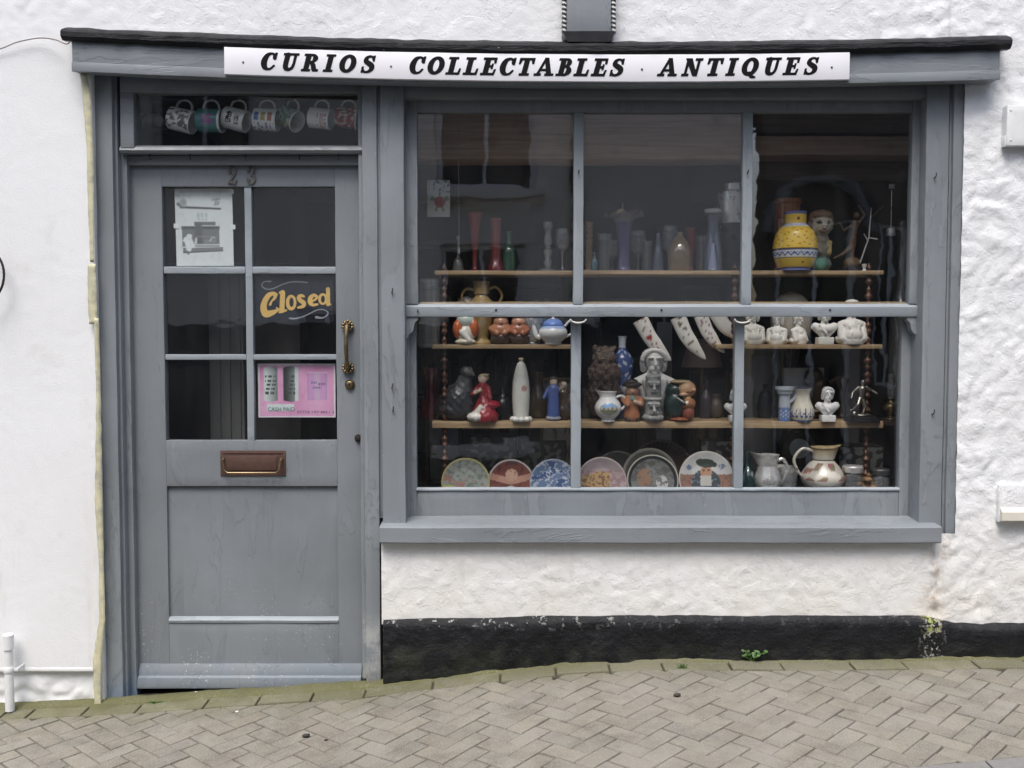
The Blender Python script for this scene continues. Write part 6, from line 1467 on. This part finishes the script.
# ================================================================= furniture inside the shop
BK = thing('bookcase', 'dark tall bookcase at the back of the shop seen through the left panes', 'bookcase', (-.2, 3.6, -.06))
m = MB()
for x in (-.75, .35): m.box(x, x + .04, 3.45, 3.8, -.06, 2.0, .004)
m.box(-.71, .35, 3.78, 3.8, -.06, 2.0, .002); m.build('carcass', DARKWOOD, BK)
for z in (.0, .45, .85, 1.25, 1.65, 1.96): MB().box(-.708, .348, 3.46, 3.775, z, z + .03, .003).build('shelf', DARKWOOD, BK)
random.seed(11)
for z in (.482, .882, 1.282):
    x = -.70; m = MB()
    while x < .30:
        w_ = random.uniform(.025, .06); c_ = random.choice([(.20, .05, .04), (.06, .09, .14), (.25, .22, .16), (.10, .12, .07), (.3, .28, .25), (.05, .04, .04)])
        m.box(x, x + w_ - .002, 3.52, 3.74, z, z + random.uniform(.2, .32), .003, c_); x += w_
    tag(m.build('row_of_books', BISQUE, loc=(-.2, 3.6, z)), {.482: 'row of old books on the lowest filled shelf of the dark bookcase', .882: 'row of old books on the middle shelf of the dark bookcase', 1.282: 'row of old books on the top filled shelf of the dark bookcase'}[z], 'books')
SC = thing('folding_screen', 'grey fluted folding screen standing inside the shop behind the door', 'screen', (-1.1, .48, -.06))
for i, (x, y, a, w_) in enumerate(((-1.40, .52, 10, .12), (-1.215, .50, -8, .078), (-1.02, .52, 10, .11))):
    m = MB(); Mx = Matrix.Translation((x, y, 0)) @ Matrix.Rotation(R(a), 4, 'Z'); m.box(-w_, w_, -.012, .012, -.06, 1.62, .004, m=Mx)
    for k in range(3 if i == 1 else 0): m.box(-.066 + .046 * k, -.026 + .046 * k, -.02, -.011, .0, 1.56, .003, m=Mx)
    m.build('leaf_panel', (ROOMDARK, mat('grey fluted boards', (.17, .175, .175), .7), ROOMDARK)[i], SC)
DR = thing('dresser', 'dark dresser with cupboard doors standing at the back right of the shop', 'dresser', (1.2, 2.4, -.06))
MB().box(.75, 1.75, 2.2, 2.65, -.06, .86, .006).build('carcass', DARKWOOD, DR); MB().box(.72, 1.78, 2.17, 2.68, .862, .89, .004).build('top', BEAM, DR)
for x in (.79, 1.27):
    o_ = MB().box(x, x + .44, 2.185, 2.199, .05, .8, .004).build('door', DARKWOOD, DR); MB().lathe([(.012, 0), (.016, .01), (0, .02)], 14, m=Matrix.Translation((x + (.39 if x < 1 else .05), 2.185, .45)) @ Matrix.Rotation(R(90), 4, 'X')).build('knob', BRASS, o_)
for i, (x, z, w_, hh, lab, c_) in enumerate(((.9, 1.35, .42, .5, 'framed dim landscape hanging on the back wall of the shop', (.16, .17, .13)), (1.5, 1.5, .3, .4, 'framed dim portrait hanging on the back wall of the shop', (.2, .13, .1)))):
    T = thing('framed_picture', lab, 'picture', (x, 4.18, z)); m = MB()
    for a, b, c2, d2 in ((-.5, .5, -.5, -.42), (-.5, .5, .42, .5), (-.5, -.43, -.42, .42), (.43, .5, -.42, .42)): m.box(x + a * w_, x + b * w_, 4.15, 4.195, z + c2 * hh, z + d2 * hh, .004)
    m.build('frame', BRASS, T); MB().box(x - .43 * w_, x + .43 * w_, 4.17, 4.19, z - .42 * hh, z + .42 * hh, 0).build('canvas', mat('dim canvas %d' % i, c_, .6, 0, .5, 8), T)
def crate(x, y, z, w_, d_, h_, c_, lab): m = MB().box(x, x + w_, y, y + d_, z, z + h_, .004); m.box(x + .01, x + w_ - .01, y - .002, y + d_ * .5, z + h_ * .45, z + h_ * .55, .001); o = m.build('cardboard_box', mat(lab[:24], c_, .8, 0, .15, 12), loc=(x + w_ / 2, y + d_ / 2, z)); tag(o, lab, 'box')
crate(-.42, .9, -.06, .5, .4, .55, (.20, .15, .10), 'brown cardboard box on the shop floor behind the plates')
crate(-.36, .92, .492, .36, .32, .22, (.30, .29, .27), 'pale box standing on the brown cardboard box')
crate(.45, 1.1, -.06, .4, .4, .75, (.11, .12, .14), 'slate blue trunk standing upright inside the shop')
crate(-1.52, .24, -.06, .22, .15, .62, (.26, .26, .24), 'pale narrow box standing just inside the door on the left')

# things standing on a dark counter just behind the shelves
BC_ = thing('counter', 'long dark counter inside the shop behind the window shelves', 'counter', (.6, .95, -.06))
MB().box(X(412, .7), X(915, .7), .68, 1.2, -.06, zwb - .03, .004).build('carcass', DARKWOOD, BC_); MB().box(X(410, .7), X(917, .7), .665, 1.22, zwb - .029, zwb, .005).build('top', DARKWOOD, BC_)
def framed(px0, px1, top, Y, fr, fn, lab, zb=None):
    a, b, z0, z1 = X(px0, Y), X(px1, Y), (zwb if zb is None else zb), Z(top, Y); w_ = .016
    T = thing('framed_picture', lab, 'picture', ((a + b) / 2, Y, z0)); m = MB()
    m.box(a, a + w_, Y, Y + .02, z0, z1, .003); m.box(b - w_, b, Y, Y + .02, z0, z1, .003); m.box(a + w_, b - w_, Y, Y + .019, z0, z0 + w_, .003); m.box(a + w_, b - w_, Y, Y + .019, z1 - w_, z1, .003); m.build('frame', fr, T)
    n = 40; vs = []; cs = []; fs = []
    for i in range(n + 1):
        for k in range(n + 1):
            u, v = i / n, k / n; vs.append((a + w_ + (b - a - 2 * w_) * u, Y + .012, z0 + w_ + (z1 - z0 - 2 * w_) * v)); cs.append(fn(u, v))
    for i in range(n):
        for k in range(n): q = i * (n + 1) + k; fs.append((q, q + n + 1, q + n + 2, q + 1))
    m = MB(); m.add(vs, fs, cs); o = m.build('print', BISQUE, T); s_ = o.modifiers.new('thick', 'SOLIDIFY'); s_.thickness = .002; s_.offset = 1
framed(425, 462, 395, .80, DARKWOOD, lambda u, v: (.16, .17, .18) if v > .45 + .2 * nz(u, v, 4) else (.07, .08, .07), 'dark framed landscape leaning behind the grey pottery bird')
framed(540, 574, 378, .78, BRASS, lambda u, v: (.40, .38, .33) if nz(u, v, 5, 2) > -.1 else (.18, .17, .16), 'gilt framed pale print leaning behind the small blue coated figure')
framed(690, 728, 372, .82, DARKWOOD, lambda u, v: (.24, .16, .14) if math.hypot(u - .5, v - .5) < .3 else (.10, .10, .11), 'dark framed portrait leaning to the right of the green coated toby')
framed(768, 800, 340, .90, DARKWOOD, lambda u, v: (.22, .23, .20) if nz(u, v, 6, 8) > 0 else (.10, .11, .12), 'tall dark framed print behind the cream waisted vase')
vase('plaster_column', 'dim grey plaster column at the back right of the right glazing bar', 'column', 757, .85, zwb, 332, [(.16, 0), (.16, .06), (.11, .1), (.10, .8), (.13, .86), (.16, .9), (.16, 1)], (.30, .31, .32), BISQUE, open_=0, n=2)
o = MB().box(X(657, .9), X(672, .9), .9, .93, zwb, Z(322, .9), .004); tag(o.build('grey_plank', mat('pale grey plank', (.22, .23, .235), .7), loc=(X(664, .9), .9, zwb)), 'pale grey plank standing upright at the back behind the large bust', 'plank')
o = MB().box(X(846, .88), X(860, .88), .88, .90, zwb, Z(322, .88), .004); tag(o.build('grey_plank', mat('pale grey plank', (.22, .23, .235), .7), loc=(X(853, .88), .88, zwb)), 'pale grey plank at the back left of the right turned post', 'plank')
def papers(v): return (.42, .42, .40) if NB(v * 38) > .12 else (.12, .115, .11)
for px0, px1, top, Y, lab in ((470, 517, 436, .72, 'dark box pasted with pale paper scraps behind the leftmost plates'), (520, 566, 441, .76, 'wider box of pale scraps behind the blue plate'), (700, 733, 440, .74, 'dark box of scraps behind the rightmost plate'), (838, 884, 446, .75, 'dim patterned box behind the lidded jars')):
    a, b = X(px0, Y, 460), X(px1, Y, 460); m = MB().box(a, b, Y, Y + .16, zwb, Z(top, Y), .004); t_ = MB()
    n = 44; vs = []; fs = []
    for i in range(n + 1):
        for k in range(n + 1): vs.append(Vector((a + .006 + (b - a - .012) * i / n, Y - .002, zwb + .004 + (Z(top, Y) - zwb - .01) * k / n)))
    for i in range(n):
        for k in range(n): q = i * (n + 1) + k; fs.append((q, q + n + 1, q + n + 2, q + 1))
    m.add(vs, fs, [papers(v) for v in vs]); m.c[:len(m.v) - len(vs)] = [(.05, .045, .04)] * (len(m.v) - len(vs))
    tag(m.build('scrap_box', BISQUE, loc=((a + b) / 2, Y, zwb)), lab, 'box')
T = thing('table_lamp', 'dim table lamp with a pinkish shade behind the hanging china horns', 'lamp', (X(702, .8), .8, zwb)); x_ = T.location.x; zt_ = Z(345, .8)
MB().lathe([(.06, zwb), (.06, zwb + .02), (.02, zwb + .05), (.035, zwb + .2), (.012, zt_ - .12), (.012, zt_)], 24, (x_, .8, 0)).build('stand', BRASS, T)
MB().lathe([(.095, zt_ - .10), (.06, zt_ + .03), (.055, zt_ + .03), (.09, zt_ - .10)], 32, (x_, .8, 0)).build('lamp_shade', mat('dusty pink shade', (.30, .19, .17), .8), T)
T = thing('mantel_clock', 'dark wooden mantel clock with a pale dial behind the silver jug', 'clock', (X(800, .75), .75, zwb)); x_ = T.location.x; zt_ = Z(432, .75)
MB().prism([(x_ - .075, zwb), (x_ + .075, zwb), (x_ + .075, zt_ - .06), (x_ + .05, zt_ - .02), (x_, zt_), (x_ - .05, zt_ - .02), (x_ - .075, zt_ - .06)], .75, .84).build('case', DARKWOOD, T)
MB().lathe([(.045, 0), (.045, .004), (0, .005)], 32, m=Matrix.Translation((x_, .749, zt_ - .075)) @ Matrix.Rotation(R(90), 4, 'X')).build('dial', PAPER, T)

# a back row of clear glass on the top shelf and dim pieces at the back of the lower one
for k, (px, top, pr) in enumerate(((604, 236, 0), (612, 240, 1), (637, 231, 1), (646, 243, 0), (668, 226, 1), (700, 238, 0), (721, 232, 1))):
    vase('drinking_glass', 'plain clear glass in the back row of the top shelf behind the middle pane', 'glass', px, .43, S1, top, [(.16, 0), (.18, .02), (.2, .98), (.21, 1)] if pr == 0 else [(.2, 0), (.18, .03), (.03, .08), (.03, .4), (.16, .55), (.19, .8), (.17, 1)], None, GC, 28, group='clear glasses at the back of the top shelf')
for px, top, col, pf, lab in ((446, 384, (.05, .03, .025), bott, 'dim brown bottle at the back between the left turned post and grey bird'), (470, 378, (.03, .05, .05), [(.2, 0), (.25, .2), (.2, .5), (.12, .7), (.18, 1)], 'dim teal pot at the back between the grey bird and red lady'), (538, 372, (.10, .075, .05), [(.16, 0), (.2, .1), (.22, .4), (.1, .75), (.13, 1)], 'dim tan vase at the back right of the tall white bottle'), (588, 388, (.09, .09, .085), [(.2, 0), (.24, .15), (.18, .6), (.22, 1)], 'dim grey beaker at the back just right of the left glazing bar'), (706, 380, (.06, .05, .06), bott, 'dim plum bottle at the back between the green toby and small bust'), (716, 394, (.13, .11, .09), [(.2, 0), (.3, .2), (.3, .5), (.2, .8), (.26, 1)], 'dim buff bowl shaped vase at the back left of the small half hidden bust'), (765, 384, (.04, .045, .055), [(.18, 0), (.22, .3), (.16, .7), (.06, .85), (.08, 1)], 'dim slate flask at the back left of the narrow blue white jug'), (842, 378, (.05, .032, .02), [(.2, 0), (.1, .1), (.06, .5), (.12, .8), (.16, 1)], 'dim brown goblet at the back between white bust and silvery footballer')):
    vase('dark_vase', lab, 'vase', px, .43, S3, top, pf, col, CERAMIC, 32)
EXPO = 1.0
# ================================================================= light, world, camera
sc = bpy.context.scene
w = bpy.data.worlds.new('World'); sc.world = w; w.use_nodes = True
nt = w.node_tree; bg = nt.nodes['Background']; sky = nt.nodes.new('ShaderNodeTexSky'); sky.sky_type = 'NISHITA'
sky.sun_disc = False; EL, AZ = 62, 195
sky.sun_elevation = R(EL); sky.sun_rotation = R(AZ); sky.air_density = 1.0; sky.dust_density = 4.0; sky.ozone_density = .7
nt.links.new(sky.outputs[0], bg.inputs[0]); bg.inputs[1].default_value = .115
sd = bpy.data.lights.new('sun', 'SUN'); sd.energy = 1.35; sd.angle = R(28); sd.color = (1, .995, .985)
so = bpy.data.objects.new('sun', sd); C.objects.link(so)
dirv = Vector((math.sin(R(AZ)) * math.cos(R(EL)), math.cos(R(AZ)) * math.cos(R(EL)), math.sin(R(EL))))
so.rotation_euler = dirv.to_track_quat('Z', 'Y').to_euler(); so.location = dirv * 20
cd = bpy.data.cameras.new('camera'); cd.sensor_width = 36; cd.lens = F / 1024 * 36; cd.clip_end = 300; cd.clip_start = .05
co = bpy.data.objects.new('camera', cd); C.objects.link(co); co.location = (0, -D, ZC); co.rotation_euler = (R(90) - TH, 0, 0); sc.camera = co
sc.view_settings.view_transform = 'Standard'; sc.view_settings.look = 'None'; sc.view_settings.exposure = EXPO; sc.view_settings.gamma = 1
sc.render.engine = 'CYCLES'; cy = sc.cycles; cy.max_bounces = 8; cy.diffuse_bounces = 4; cy.glossy_bounces = 3; cy.transmission_bounces = 4; cy.transparent_max_bounces = 24
cy.use_denoising = True; cy.caustics_reflective = False; cy.caustics_refractive = False; cy.sample_clamp_indirect = 6
